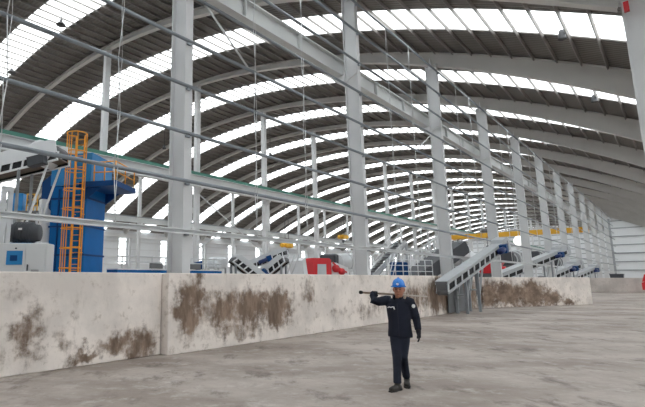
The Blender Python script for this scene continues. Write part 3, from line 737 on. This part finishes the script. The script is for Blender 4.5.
MB().beam((fr[0].x, fr[0].y, 5.1), (fr[1].x, fr[1].y, 5.1), 0.2, 0.2).build('head_beam', 'machine_grey', o)

p = at(18.5, 212, 27.5)
pl_ = thing('service_platform', (p.x, p.y, 0), 'small grey platform with yellow railing left of the blue tower', 'platform')
pc = at(25, 212.5, 27.6)
MB().box((pc.x, pc.y, p.z - 0.06), (2.2, 1.4, 0.12), (_r, V((-_r.y, _r.x, 0)), TZ)).build('deck', 'grey_dark', pl_)
for sx in (-1, 1):
    for sy in (-0.6, 0.6):
        q = pc + _r * sx + V((-_r.y, _r.x, 0)) * sy
        MB().beam((q.x, q.y, 0), (q.x, q.y, p.z - 0.12), 0.12, 0.12).build('leg', 'machine_grey', pl_)
for i in range(4):
    q = at(26 + i * 3.6, 212, 27.2)
    MB().beam((q.x, q.y, p.z), (q.x, q.y, p.z + 1.05), 0.05, 0.05).build('rail_post', 'yellow_paint', pl_)
qa, qb = at(26, 212, 27.2), at(36.8, 212, 27.2)
for dz in (0.35, 0.7, 1.05): MB().tube([(qa.x, qa.y, p.z + dz), (qb.x, qb.y, p.z + dz)], 0.035, 6).build('rail_bar', 'yellow_paint', pl_)
o = MB().chbox((p.x, p.y, p.z + 0.56), (0.68, 0.6, 1.12), 0.03, (_r, V((-_r.y, _r.x, 0)), TZ)).build('blue_cabinet', 'blue_bright', None, (p.x, p.y, p.z))
tag(o, 'small bright blue box on the platform left of the tower', 'cabinet')

# ------------------------------------------------------------------ red loader behind the wall
a, b = at(298, 276, 37), at(346, 276, 39)
dx = (b - a); dx.z = 0; L = dx.length; dx.normalize(); dy = V((-dx.y, dx.x, 0))
base = V(((a.x + b.x) / 2, (a.y + b.y) / 2, 0))
ld = thing('loader', base, 'red loader with a white rear body parked behind the concrete wall', 'vehicle')
B = lambda x, y, z: base + dx * x + dy * y + V((0, 0, z))
h_ = L / 2
MB().prism([(-h_ + 0.6, 0.8), (h_ - 0.1, 0.8), (h_ - 0.1, 1.75), (0.6, 1.9), (-h_ + 0.6, 1.9)], B(0, -0.9, 0), dx, TZ, dy * 1.8).build('chassis', 'red_paint', ld)
MB().prism([(-h_, 1.6), (-h_ + 0.35, 1.6), (-h_ + 0.1, 3.35), (-h_ - 0.25, 3.1)], B(0, -1.0, 0), dx, TZ, dy * 2.0).build('front_shield', 'machine_white', ld)
# cab frame with a window
MB().prism([(-1.55, 1.9), (0.35, 1.9), (0.35, 3.2), (0.15, 3.35), (-1.4, 3.35)], B(0, -0.78, 0), dx, TZ, dy * 1.56).build('cab', 'red_paint', ld)
MB().prism([(-1.1, 1.95), (-0.2, 1.95), (-0.2, 2.85), (-1.05, 2.85)], B(0, -0.82, 0), dx, TZ, dy * 0.06).build('window', 'glass_pale', ld)
MB().prism([(0.42, 1.9), (h_ - 0.2, 1.8), (h_ - 0.3, 2.6), (0.9, 3.0), (0.42, 3.0)], B(0, -0.7, 0), dx, TZ, dy * 1.4).build('engine_cover', 'machine_white', ld)
for (x, z, r_) in ((0.75, 2.5, 0.32), (1.35, 2.25, 0.28)):
    MB().tube([B(x, -0.95, z), B(x, -0.72, z)], r_, 14).build('red_tank', 'red_paint', ld)
MB().tube([B(0.5, -0.8, 3.0), B(1.2, -0.8, 2.5), B(1.9, -0.8, 2.2)], 0.07, 8).build('hose', 'red_paint', ld)
for x in (-h_ + 1.2, h_ - 1.1):
    for y in (-0.95, 0.95):
        wl = MB().tube([B(x, y - 0.2, 0.62), B(x, y + 0.2, 0.62)], 0.62, 18).build('wheel', 'black_rubber', ld)
        MB().tube([B(x, y - 0.22, 0.62), B(x, y + 0.22, 0.62)], 0.28, 12).build('hub', 'red_paint', wl)

# ------------------------------------------------------------------ stair and railings platform, dark louvred conveyor
st0, st1 = at(368, 279, 31.5), at(402, 242, 32.5)
o = thing('steel_stair', (st0.x, st0.y, 0), 'steep grey steel stair with dark treads behind the worker, beside the second column', 'stair')
dd = (st1 - st0).normalized(); sd = dd.cross(TZ).normalized(); up = sd.cross(dd)
for s2 in (-0.5, 0.5): MB().beam(st0 + sd * s2, st1 + sd * s2, 0.06, 0.32, up).build('stringer', 'machine_grey', o)
for i in range(13):
    q = st0.lerp(st1, (i + 0.5) / 13)
    MB().box(q, (0.28, 0.95, 0.04), (dd.xy.to_3d().normalized(), sd, TZ)).build('tread', 'grey_dark', o)
MB().beam(st0 - up * 0.2, st1 - up * 0.2, 0.9, 0.05, up).build('soffit', 'grey_dark', o)
for s2 in (-0.5, 0.5): MB().tube([st0 + sd * s2 + V((0, 0, 0.95)), st1 + sd * s2 + V((0, 0, 0.95))], 0.03, 6).build('handrail', 'machine_white', o)
for q in (st1,):
    for s2 in (-0.5, 0.5): MB().beam((q + sd * s2).xy.to_3d(), q + sd * s2 - V((0, 0, 0.1)), 0.14, 0.14).build('leg', 'machine_grey', o)

pa, pb = at(388, 276, 29), at(433, 276, 30.5); pa.z = pb.z = 1.75
dx = (pb - pa).normalized(); dy = V((-dx.y, dx.x, 0)); L = (pb - pa).length
o = thing('railed_platform', ((pa + pb) / 2).xy.to_3d(), 'low platform with white railings behind the worker', 'platform')
MB().box((pa + pb) / 2 + dy * 0.6, (L, 1.2, 0.12), (dx, dy, TZ)).build('deck', 'grey_dark', o)
for i in range(7):
    q = pa + dx * (L * i / 6)
    MB().tube([q, q + V((0, 0, 1.15))], 0.03, 6).build('rail_post', 'machine_white', o)
    if i in (0, 3, 6): MB().beam(q.xy.to_3d() + dy * 0.1, q + dy * 0.1, 0.1, 0.1).build('leg', 'grey_dark', o)
for z in (0.4, 0.78, 1.15): MB().tube([pa + V((0, 0, z)), pb + V((0, 0, z))], 0.028, 6).build('rail_bar', 'machine_white', o)
for i in range(3):
    q = pa + dx * (0.05 + i * 0.3)
    MB().tube([q - dx * 0.35 - V((0, 0, 0.2)), q + dx * 0.3 + V((0, 0, 1.5))], 0.03, 6).build('stair_rail', 'machine_white', o)
MB().chbox(pa + dx * (L * 0.42) + dy * 0.7 + V((0, 0, 0.55)), (0.9, 0.8, 0.95), 0.06, (dx, dy, TZ)).build('drive_box', 'blue_dark', o)

g0, g1 = at(398, 290, 38.5), at(458, 247, 41.5)
dd = (g1 - g0).normalized(); sd = dd.cross(TZ).normalized(); up = sd.cross(dd); L = (g1 - g0).length
o = thing('louvred_conveyor', (g0.x, g0.y, 0), 'broad dark inclined conveyor with pale ribbed side, behind the railed platform', 'conveyor')
MB().beam(g0, g1, 2.2, 1.1, up).build('trough', 'machine_dark', o)
for i in range(11):
    q = g0.lerp(g1, 0.25 + 0.75 * i / 11) + up * 0.95 - sd * 0.9
    MB().beam(q - TZ * 0.55, q + TZ * 0.75, 0.12, 0.12).build('side_rib', 'machine_white', o)
MB().beam(g0.lerp(g1, 0.2) + up * 1.55 - sd * 0.9, g1 + up * 1.55 - sd * 0.9, 0.1, 0.1, up).build('top_rail', 'machine_white', o)
for f_ in (0.35, 0.9):
    for s2 in (-0.9, 0.9):
        q = g0.lerp(g1, f_) + sd * s2
        MB().beam(q.xy.to_3d(), q - TZ * 0.3, 0.16, 0.16).build('leg', 'machine_grey', o)
# pale hood machine and red machine beyond conveyor 1
p = at(462, 262, 44)
o = thing('hooded_screen', (p.x, p.y, 0), 'pale rounded machine hood seen above the nearest wall-side conveyor', 'machine')
MB().tube([p + V((-1.4, -0.6, -0.1)), p + V((-0.9, -0.4, 0.35)), p + V((0.4, 0.3, 0.5)), p + V((1.1, 0.7, 0.15))], [0.5, 0.8, 0.85, 0.5], 16).build('hood', 'machine_white', o)
MB().box((p.x, p.y, (p.z - 0.5) / 2), (1.8, 1.2, p.z - 0.5)).build('stand', 'grey_dark', o)
p = at(489, 268, 46)
o = thing('red_shredder', (p.x, p.y, 0), 'red machine with a hopper between the third and fourth columns', 'machine')
MB().chbox((p.x, p.y, 1.1), (2.4, 1.6, 2.2), 0.1).build('body', 'grey_dark', o)
MB().prism([(-0.6, 0), (0.6, 0), (1.3, 1.1), (-1.3, 1.1)], (p.x, p.y - 0.8, 2.2), (1, 0, 0), (0, 0, 1), (0, 1.6, 0)).build('hopper', 'red_paint', o)
MB().tube([(p.x + 1.0, p.y - 0.9, 2.5), (p.x + 1.7, p.y - 0.9, 2.5)], 0.35, 12).build('motor', 'red_paint', o)

# trommel screens and a baler in the far part of the hall
def trommel(px, py, d, lab, mt='grey_dark', L=6.0):
    p = at(px, py, d)
    o = thing('trommel_screen', (p.x, p.y, 0), lab, 'machine', 'trommel screens beyond the conveyors')
    MB().tube([(p.x, p.y - L / 2, p.z), (p.x, p.y + L / 2, p.z + 0.4)], 1.15, 18).build('drum', mt, o)
    for f_ in (-0.4, 0.0, 0.4): MB().tube([(p.x, p.y + L * f_ - 0.1, p.z + 0.2 + f_ * 0.4), (p.x, p.y + L * f_ + 0.1, p.z + 0.2 + f_ * 0.4)], 1.25, 18).build('ring', 'machine_grey', o)
    for sx in (-1.3, 1.3):
        MB().beam((p.x + sx, p.y - L / 2, p.z - 1.0), (p.x + sx, p.y + L / 2, p.z - 0.6), 0.2, 0.35).build('side_frame', 'machine_grey', o)
        for f_ in (-0.42, 0.42): MB().beam((p.x + sx, p.y + L * f_, 0), (p.x + sx, p.y + L * f_, p.z - 0.8), 0.2, 0.2).build('leg', 'machine_grey', o)
    MB().chbox((p.x, p.y - L / 2 - 0.7, p.z + 0.2), (2.2, 1.0, 1.8), 0.15).build('feed_box', 'machine_dark', o)
trommel(512, 261, 62, 'dark trommel screen seen between the fourth and fifth front columns')
trommel(537, 259, 74, 'dark trommel screen seen between the fifth and sixth front columns')
trommel(556, 263, 88, 'dark trommel screen seen between the sixth and seventh front columns')
trommel(345, 264, 58, 'grey trommel screen right of the red loader', 'machine_grey')

# ------------------------------------------------------------------ overhead cranes
def crane(y, x0, x1, z, za, zb, lab):
    o = thing('overhead_crane', ((x0 + x1) / 2, y, z), lab, 'crane', 'overhead cranes')
    for dy in (-0.7, 0.7):
        MB().sweep([(-0.2, -0.36), (0.2, -0.36), (0.2, 0.36), (-0.2, 0.36)], [(x0, y + dy, z), (x1, y + dy, z)]).build('bridge_girder', 'yellow_paint', o)
    for x in (x0, x1): MB().box((x, y, z - 0.1), (0.5, 3.4, 0.6)).build('end_carriage', 'yellow_paint', o)
    for x, zt in ((x0, za), (x1, zb)): MB().box((x, y, (z + zt) / 2), (0.3, 1.2, zt - z)).build('hanger', 'grey_dark', o)
    xm = x0 + (x1 - x0) * 0.3
    MB().chbox((xm, y, z + 0.85), (1.6, 1.8, 0.55), 0.08).build('trolley', 'grey_dark', o)
    MB().tube([(xm, y, z + 0.6), (xm, y, z - 1.8)], 0.05, 6).build('hoist_rope', 'grey_dark', o)
    MB().lathe([(0.05, 0.4), (0.2, 0.3), (0.22, 0.05), (0.08, -0.15)], (xm, y, z - 2.1), n=10).build('hook_block', 'grey_dark', o)
crane(88.0, -29.15, -9.62, 9.1, 9.70, 10.45, 'orange overhead crane bridge beyond the front columns, at the right')
def hoist(p, ztop, lab):
    o = thing('chain_hoist', p, lab, 'hoist', 'orange hoists under the green-topped beam')
    MB().chbox(p, (0.9, 1.3, 0.5), 0.1).build('body', 'yellow_paint', o)
    MB().tube([p + V((0, -0.65, 0)), p + V((0, -1.0, 0))], 0.2, 10).build('motor', 'yellow_paint', o)
    for dy in (-0.3, 0.3): MB().tube([p + V((0, dy, 0.2)), V((p.x, p.y + dy, ztop))], 0.035, 6).build('rope', 'grey_dark', o)
    MB().lathe([(0.04, 0.3), (0.16, 0.2), (0.16, 0.0), (0.05, -0.12)], p + V((0, 0, -0.65)), n=10).build('hook_block', 'grey_dark', o)
hoist(on_x(287, 245.5, -29.42), 9.70, 'orange hoist hanging under the green-topped beam, above the crossing conveyors')
hoist(on_x(343, 237, -29.42), 9.70, 'orange hoist hanging under the green-topped beam, left of the second front column')
# round white lamp
p = at(519, 241, 47)
o = thing('bay_lamp', p, 'round white lamp hanging below the orange crane bridge, between front columns', 'lamp')
MB().lathe([(0.05, 0.55), (0.3, 0.45), (0.52, 0.1), (0.5, -0.15), (0.3, -0.4), (0.1, -0.48)], p, n=18).build('globe', 'lamp_globe', o)
MB().tube([p + V((0, 0, 0.5)), V((p.x, p.y, z_roof(p.x) - 0.06))], 0.025, 6).build('cable', 'lamp_grey', o)

# ------------------------------------------------------------------ red car by the distant wall, and a dark skip
def car(c, hd, lab):
    ZS = 1.32
    c = V(c); X = V((math.cos(hd), math.sin(hd), 0)); Y = V((-X.y, X.x, 0))
    o = thing('car', c, lab, 'car')
    Q = lambda x, y, z: c + X * x + Y * y + V((0, 0, z))
    MB().prism([(-2.1, 0.3), (2.1, 0.3), (2.15, 0.75), (1.9, 0.92), (0.95, 1.02), (-1.75, 1.02), (-2.1, 0.9)], Q(0, -0.87, 0), X, TZ * ZS, Y * 1.74).build('body', 'red_paint', o)
    MB().prism([(1.0, 1.0), (0.35, 1.58), (-1.8, 1.62), (-2.05, 1.0)], Q(0, -0.74, 0), X, TZ * ZS, Y * 1.48).build('cabin', 'red_paint', o)
    for y in (-0.755, 0.735):
        MB().prism([(0.8, 1.05), (0.3, 1.5), (-0.35, 1.52), (-0.35, 1.05)], Q(0, y, 0), X, TZ * ZS, Y * 0.02).build('side_window', 'glass_dark', o)
        MB().prism([(-0.45, 1.05), (-0.45, 1.52), (-1.55, 1.54), (-1.75, 1.05)], Q(0, y, 0), X, TZ * ZS, Y * 0.02).build('side_window', 'glass_dark', o)
    for x in (-1.3, 1.3):
        for y in (-0.8, 0.8):
            w_ = MB().tube([Q(x, y - 0.1, 0.32), Q(x, y + 0.1, 0.32)], 0.32, 16).build('wheel', 'black_rubber', o)
            MB().tube([Q(x, y - 0.115, 0.32), Q(x, y + 0.115, 0.32)], 0.18, 10).build('hub', 'machine_grey', w_)
    for y in (-0.6, 0.6): MB().box(Q(2.1, y, 0.72), (0.1, 0.35, 0.14), (X, Y, TZ)).build('headlamp', 'white_plastic', o)
car((-1.2, 70.8, 0), math.pi * 0.02, 'tall bright red car at the right edge by the distant low wall')
p = at(617, 276, 81)
o = thing('skip_container', (p.x, p.y, 0), 'dark skip container beyond the distant low wall', 'container')
MB().prism([(-0.7, 0.1), (0.7, 0.1), (0.95, 2.4), (-0.95, 2.4)], (p.x, p.y - 0.9, 0), (1, 0, 0), (0, 0, 1), (0, 1.8, 0)).build('tub', 'machine_dark', o)
MB().box((p.x, p.y, 2.42), (2.0, 2.0, 0.1)).build('rim', 'machine_dark', o)
for x in (-0.5, 0.5): MB().box((p.x + x, p.y, 0.05), (0.15, 1.8, 0.1)).build('skid', 'machine_dark', o)

# ------------------------------------------------------------------ the worker
PP = V((-3.27, 7.20, 0))
to_cam = V((-PP.x, -PP.y, 0)).normalized()
FW = Matrix.Rotation(math.radians(-8), 3, 'Z') @ to_cam
LF = V((-FW.y, FW.x, 0))
def L3(l, f_, z): return PP + LF * (l * 0.97) + FW * f_ + V((0, 0, z * 0.957))
person = thing('person', PP, 'worker in navy workwear and blue helmet carrying a pole across the shoulders', 'person')
def fuse(name, mb, mt, voxel, parent, smooth=4):
    o = mb.build(name, mt, parent)
    r_ = o.modifiers.new('fuse', 'REMESH'); r_.mode = 'VOXEL'; r_.voxel_size = voxel
    sm = o.modifiers.new('smooth', 'SMOOTH'); sm.factor = 0.5; sm.iterations = smooth
    dg = bpy.context.evaluated_depsgraph_get(); dg.update()
    me = bpy.data.meshes.new_from_object(o.evaluated_get(dg))
    o.modifiers.clear(); o.data = me
    me.polygons.foreach_set('use_smooth', [True] * len(me.polygons))
    if not me.materials: me.materials.append(MATS[mt])
    return o
UP = V((0, 0, 1))
def limb(mb, js, rs, n=12): mb.tube([L3(*j) for j in js], rs, n)
# joints (left, forward, height)
SH_R, EL_R, WR_R = (-0.185, 0.0, 1.405), (-0.375, 0.17, 1.41), (-0.375, 0.035, 1.545)
SH_L, EL_L, WR_L = (0.185, 0.0, 1.405), (0.255, -0.03, 1.13), (0.285, 0.05, 0.915)
HP_R, KN_R, AN_R = (-0.08, 0.0, 0.92), (-0.055, 0.12, 0.50), (-0.065, 0.17, 0.10)
HP_L, KN_L, AN_L = (0.08, 0.0, 0.92), (0.03, 0.03, 0.50), (0.03, -0.20, 0.14)
HEAD = (0.028, 0.05, 1.588)
# body
b = MB()
hx, hf, hz = HEAD
b.tube([L3(hx, hf - 0.005, hz + dz) for dz in (-0.135, -0.115, -0.08, -0.03, 0.03, 0.08, 0.12, 0.14)],
       [(0.030, 0.035), (0.048, 0.062), (0.063, 0.080), (0.073, 0.092), (0.076, 0.097), (0.070, 0.090), (0.045, 0.06), (0.015, 0.02)], 18, ref=tuple(FW))
limb(b, [(0.005, -0.005, 1.40), (0.018, 0.01, 1.47), (0.026, 0.03, 1.54)], [0.062, 0.056, 0.055])
# face: nose, brow, ears, lips, chin
b.tube([L3(hx, hf + 0.092, hz + 0.02), L3(hx, hf + 0.112, hz - 0.018), L3(hx, hf + 0.098, hz - 0.033)], [0.010, 0.016, 0.015], 8)
b.tube([L3(hx - 0.05, hf + 0.075, hz + 0.032), L3(hx, hf + 0.094, hz + 0.034), L3(hx + 0.05, hf + 0.075, hz + 0.032)], 0.010, 8)
for s2 in (-1, 1): b.tube([L3(hx + s2 * 0.074, hf - 0.01, hz + 0.03), L3(hx + s2 * 0.084, hf - 0.015, hz), L3(hx + s2 * 0.074, hf - 0.01, hz - 0.035)], [0.014, 0.019, 0.012], 8)
b.tube([L3(hx - 0.026, hf + 0.078, hz - 0.066), L3(hx, hf + 0.09, hz - 0.064), L3(hx + 0.026, hf + 0.078, hz - 0.066)], [0.006, 0.011, 0.006], 8)
b.tube([L3(hx - 0.01, hf + 0.062, hz - 0.108), L3(hx + 0.01, hf + 0.062, hz - 0.108)], 0.022, 8)
# torso and limbs under the clothes
b.tube([L3(0, 0, z) for z in (0.86, 0.95, 1.08, 1.22, 1.34, 1.42)], [(0.13, 0.09), (0.14, 0.095), (0.125, 0.085), (0.14, 0.095), (0.13, 0.08), (0.06, 0.05)], 16, ref=tuple(FW))
for js, rs in (([SH_R, EL_R, WR_R], [0.045, 0.038, 0.027]), ([SH_L, EL_L, WR_L], [0.045, 0.038, 0.027]), ([HP_R, KN_R, AN_R], [0.06, 0.042, 0.032]), ([HP_L, KN_L, AN_L], [0.06, 0.042, 0.032])): limb(b, js, rs)
limb(b, [(-0.16, 0, 1.36), (0.16, 0, 1.36)], [0.04, 0.04])
fuse('body', b, 'skin', 0.009, person, 3)
# eyes, brows, mouth
for s2 in (-1, 1):
    MB().lathe([(0.001, 0.011), (0.007, 0.008), (0.011, 0), (0.007, -0.008), (0.001, -0.011)], L3(hx + s2 * 0.031, hf + 0.083, hz + 0.008), FW, 10).build('eye', 'hair_black', person)
    MB().tube([L3(hx + s2 * 0.016, hf + 0.098, hz + 0.037), L3(hx + s2 * 0.05, hf + 0.084, hz + 0.036)], 0.006, 6).build('eyebrow', 'hair_black', person)
hb = MB(); hb.tube([L3(hx, hf - 0.028, hz + dz) for dz in (-0.05, 0.0, 0.05, 0.1)], [(0.060, 0.062), (0.078, 0.080), (0.079, 0.084), (0.06, 0.065)], 16, ref=tuple(FW))
hb.build('hair', 'hair_black', person)
# jacket
j = MB()
j.tube([L3(0, 0.0, z) for z in (0.815, 0.86, 0.95, 1.08, 1.22, 1.33, 1.40, 1.45)],
       [(0.185, 0.135), (0.188, 0.138), (0.178, 0.13), (0.172, 0.125), (0.185, 0.13), (0.19, 0.12), (0.155, 0.095), (0.075, 0.075)], 20, ref=tuple(FW))
limb(j, [(-0.12, 0.0, 1.395), SH_R, (-0.30, 0.09, 1.385), EL_R, (-0.382, 0.10, 1.475), (-0.378, 0.05, 1.53)], [0.085, 0.082, 0.072, 0.064, 0.057, 0.050])
limb(j, [(0.12, 0.0, 1.40), (0.182, 0.0, 1.39), (0.225, -0.015, 1.26), EL_L, (0.272, 0.01, 1.02), (0.283, 0.04, 0.945)], [0.08, 0.078, 0.07, 0.062, 0.056, 0.05])
fuse('jacket', j, 'navy_cloth', 0.011, person, 4)
c_ = MB()
for k_ in range(9):
    pass
ring = [L3(0.075 * math.cos(t_), 0.012 + 0.08 * math.sin(t_), 1.462 - 0.022 * math.sin(t_)) for t_ in [math.radians(90 + 28 + i * (304 / 14)) for i in range(15)]]
c_.tube(ring, [(0.012, 0.030)] * 15, 8); c_.build('collar', 'navy_cloth', person)
MB().tube([L3(0.0, 0.137, 1.37), L3(0.0, 0.14, 1.2), L3(0.0, 0.136, 1.0), L3(0, 0.144, 0.84)], 0.006, 6).build('zip', 'navy_cloth', person)
# chest lettering and sleeve badge
for k_, (l0, l1, z0, z1) in enumerate(((-0.155, -0.13, 1.292, 1.303), (-0.13, -0.10, 1.303, 1.296), (-0.10, -0.07, 1.296, 1.308), (-0.07, -0.045, 1.308, 1.298), (-0.06, -0.04, 1.29, 1.27))):
    ff = lambda l: 0.131 * math.sqrt(max(0, 1 - (l / 0.195) ** 2)) + 0.008
    MB().tube([L3(l0, ff(l0), z0), L3(l1, ff(l1), z1)], 0.008, 6).build('chest_logo', 'white_plastic', person)
MB().lathe([(0.03, 0), (0.03, 0.01), (0.02, 0.014)], L3(0.235, 0.052, 1.325), (LF * 0.7 + FW * 0.7), 14).build('sleeve_badge', 'white_plastic', person)
# trousers
t_ = MB()
t_.tube([L3(0, 0.0, z) for z in (0.80, 0.86, 0.93, 0.98)], [(0.13, 0.10), (0.165, 0.122), (0.17, 0.125), (0.16, 0.12)], 18, ref=tuple(FW))
limb(t_, [(-0.075, 0, 0.93), (-0.070, 0.05, 0.75), KN_R, (-0.060, 0.13, 0.30), (-0.065, 0.155, 0.105)], [0.09, 0.086, 0.068, 0.062, 0.062])
limb(t_, [(0.075, 0, 0.93), (0.058, 0.02, 0.75), KN_L, (0.028, -0.09, 0.30), (0.03, -0.18, 0.15)], [0.09, 0.086, 0.068, 0.062, 0.060])
fuse('trousers', t_, 'trouser_cloth', 0.012, person, 4)
# boots
def boot(an, toe_dir, pitch):
    a = L3(*an); td = (FW * toe_dir[1] + LF * toe_dir[0]).normalized()
    dn = V((0, 0, -1)); fx = (td * math.cos(pitch) + dn * math.sin(pitch)); uz = (V((0, 0, 1)) * math.cos(pitch) + td * math.sin(pitch))
    heel = a - uz * 0.055
    bb = MB()
    bb.tube([a - td * 0.016 + V((0, 0, 0.06)), a - td * 0.012 + V((0, 0, 0.02)), heel + fx * 0.005], [0.044, 0.047, 0.046], 12)
    sdv = fx.cross(uz)
    bb.sweep([[(0.042 * k2 * math.cos(q), 0.045 * k3 * math.sin(q)) for q in [2 * math.pi * i / 12 for i in range(12)]] for k2, k3 in ((0.7, 0.7), (0.95, 1.0), (1.0, 1.1), (1.15, 0.85), (1.05, 0.7), (0.6, 0.5))],
             [heel - fx * 0.075, heel - fx * 0.05, heel + fx * 0.03, heel + fx * 0.11, heel + fx * 0.16, heel + fx * 0.20], [uz] * 6)
    o = fuse('boot', bb, 'boot_leather', 0.009, person, 2)
    ss = MB()
    ss.sweep([[(w_, -0.048), (-w_, -0.048), (-w_ * 0.95, -0.022), (w_ * 0.95, -0.022)] for w_ in (0.03, 0.042, 0.04, 0.052, 0.046, 0.025)],
             [heel - fx * 0.085, heel - fx * 0.05, heel + fx * 0.03, heel + fx * 0.11, heel + fx * 0.165, heel + fx * 0.21], [uz] * 6)
    ss.build('sole', 'boot_sole', o)
boot((-0.065, 0.17, 0.105), (-0.45, 1), math.radians(2))
boot((0.03, -0.20, 0.14), (0.12, 1), math.radians(10))
# gloves: palm, four fingers, thumb
def glove(palm, fingers, thumb, name):
    g = MB()
    g.tube([V(p) for p in palm[0]], palm[1], 12)
    for pts_, r_ in fingers: g.tube(pts_, r_, 8)
    g.tube(thumb[0], thumb[1], 8)
    return fuse(name, g, 'glove_cloth', 0.005, person, 2)
# left hand hanging, slightly curled
w = V(WR_L); fs_ = []
for i, (off, ln_) in enumerate(((0.030, 0.070), (0.010, 0.080), (-0.010, 0.075), (-0.028, 0.058))):
    b0 = L3(0.292, 0.055 + off, 0.832); fs_.append(([b0, b0 + V((0, 0, -ln_ * 0.5)) + FW * 0.004 - LF * 0.004, b0 + V((0, 0, -ln_ * 0.9)) - LF * 0.022], [0.0115, 0.011, 0.0095]))
glove(([L3(0.283, 0.04, 0.955), L3(0.287, 0.05, 0.90), L3(0.291, 0.055, 0.86), L3(0.292, 0.056, 0.825)], [0.042, 0.036, (0.046, 0.026), (0.044, 0.022)]), fs_,
      ([L3(0.285, 0.075, 0.885), L3(0.275, 0.105, 0.85), L3(0.268, 0.11, 0.815)], [0.015, 0.013, 0.011]), 'glove')
# pole: passes behind the neck, gripped by the right hand
PA, PB = L3(-0.60, 0.065, 1.535), L3(0.44, -0.135, 1.475)
pd = (PB - PA).normalized(); tt = lambda s_: PA + pd * s_
pole = thing('pole', PA, 'long thin pole with a dark tip carried on the worker\'s shoulders', 'pole')
MB().tube([tt(0.02), tt(0.55)], 0.017, 10).build('grip', 'tool_grip', pole)
MB().tube([tt(0.54), (PB)], 0.012, 10).build('shaft', 'pole_steel', pole)
MB().lathe([(0.004, -0.02), (0.024, -0.012), (0.03, 0.01), (0.024, 0.035), (0.017, 0.045)], PA, pd, 14).build('tip', 'black_rubber', pole)
gp = tt(0.235)   # grip point
q_up = (UP - pd * pd.dot(UP)).normalized(); q_f = pd.cross(q_up)
if q_f.dot(FW) < 0: q_f = -q_f
fs_ = []
for i, s_ in enumerate((-0.036, -0.013, 0.010, 0.032)):
    c0 = gp + pd * s_; k_ = (0.92, 1.0, 0.97, 0.85)[i]
    fs_.append(([c0 - q_f * 0.030 - q_up * 0.02, c0 - q_f * 0.030 + q_up * 0.016, c0 - q_f * 0.004 + q_up * 0.030 * k_, c0 + q_f * 0.024 * k_ + q_up * 0.018, c0 + q_f * 0.027 * k_ - q_up * 0.008], [0.0125, 0.012, 0.0115, 0.011, 0.0095]))
glove(([L3(-0.379, 0.06, 1.515), gp - q_f * 0.022 - q_up * 0.055 * 0.9, gp - q_f * 0.032 - q_up * 0.012], [0.042, 0.036, (0.046, 0.018)]), fs_,
      ([gp - q_f * 0.012 - q_up * 0.045 + pd * 0.03, gp + q_f * 0.02 - q_up * 0.03 + pd * 0.038, gp + q_f * 0.03 - q_up * 0.002 + pd * 0.02], [0.015, 0.0135, 0.011]), 'glove')
# helmet with brim and ridge
hm = MB(); hc = L3(hx, hf - 0.008, hz + 0.055)
rg = []
for (z, k2) in ((0.0, 1.0), (0.02, 1.0), (0.055, 0.94), (0.09, 0.78), (0.115, 0.52), (0.128, 0.22), (0.131, 0.05)): rg.append((z, k2))
hm.tube([hc + V((0, 0, z)) for z, _ in rg], [(0.098 * k2, 0.118 * k2) for _, k2 in rg], 24, ref=tuple(FW))
he = hm.build('helmet', 'helmet_blue', person)
br = MB()
br.prism([((0.107 + (0.0 if math.sin(q) < 0.2 else 0.012)) * math.cos(q), 0.125 * math.sin(q) + (0.036 if math.sin(q) > 0.3 else 0.0) * math.sin(q)) for q in [2 * math.pi * i / 28 for i in range(28)]],
         hc - V((0, 0, 0.012)), LF, FW, V((0, 0, 0.016)))
br.build('brim', 'helmet_blue', he)
MB().tube([hc + FW * 0.118 + V((0, 0, 0.045)), hc + FW * 0.07 + V((0, 0, 0.118)), hc - FW * 0.0 + V((0, 0, 0.136)), hc - FW * 0.08 + V((0, 0, 0.112))], 0.012, 8).build('ridge', 'helmet_blue', he)
MB().lathe([(0.02, 0), (0.02, 0.006), (0.012, 0.008)], hc + FW * 0.119 + V((0, 0, 0.035)), FW, 12).build('badge', 'white_plastic', he)
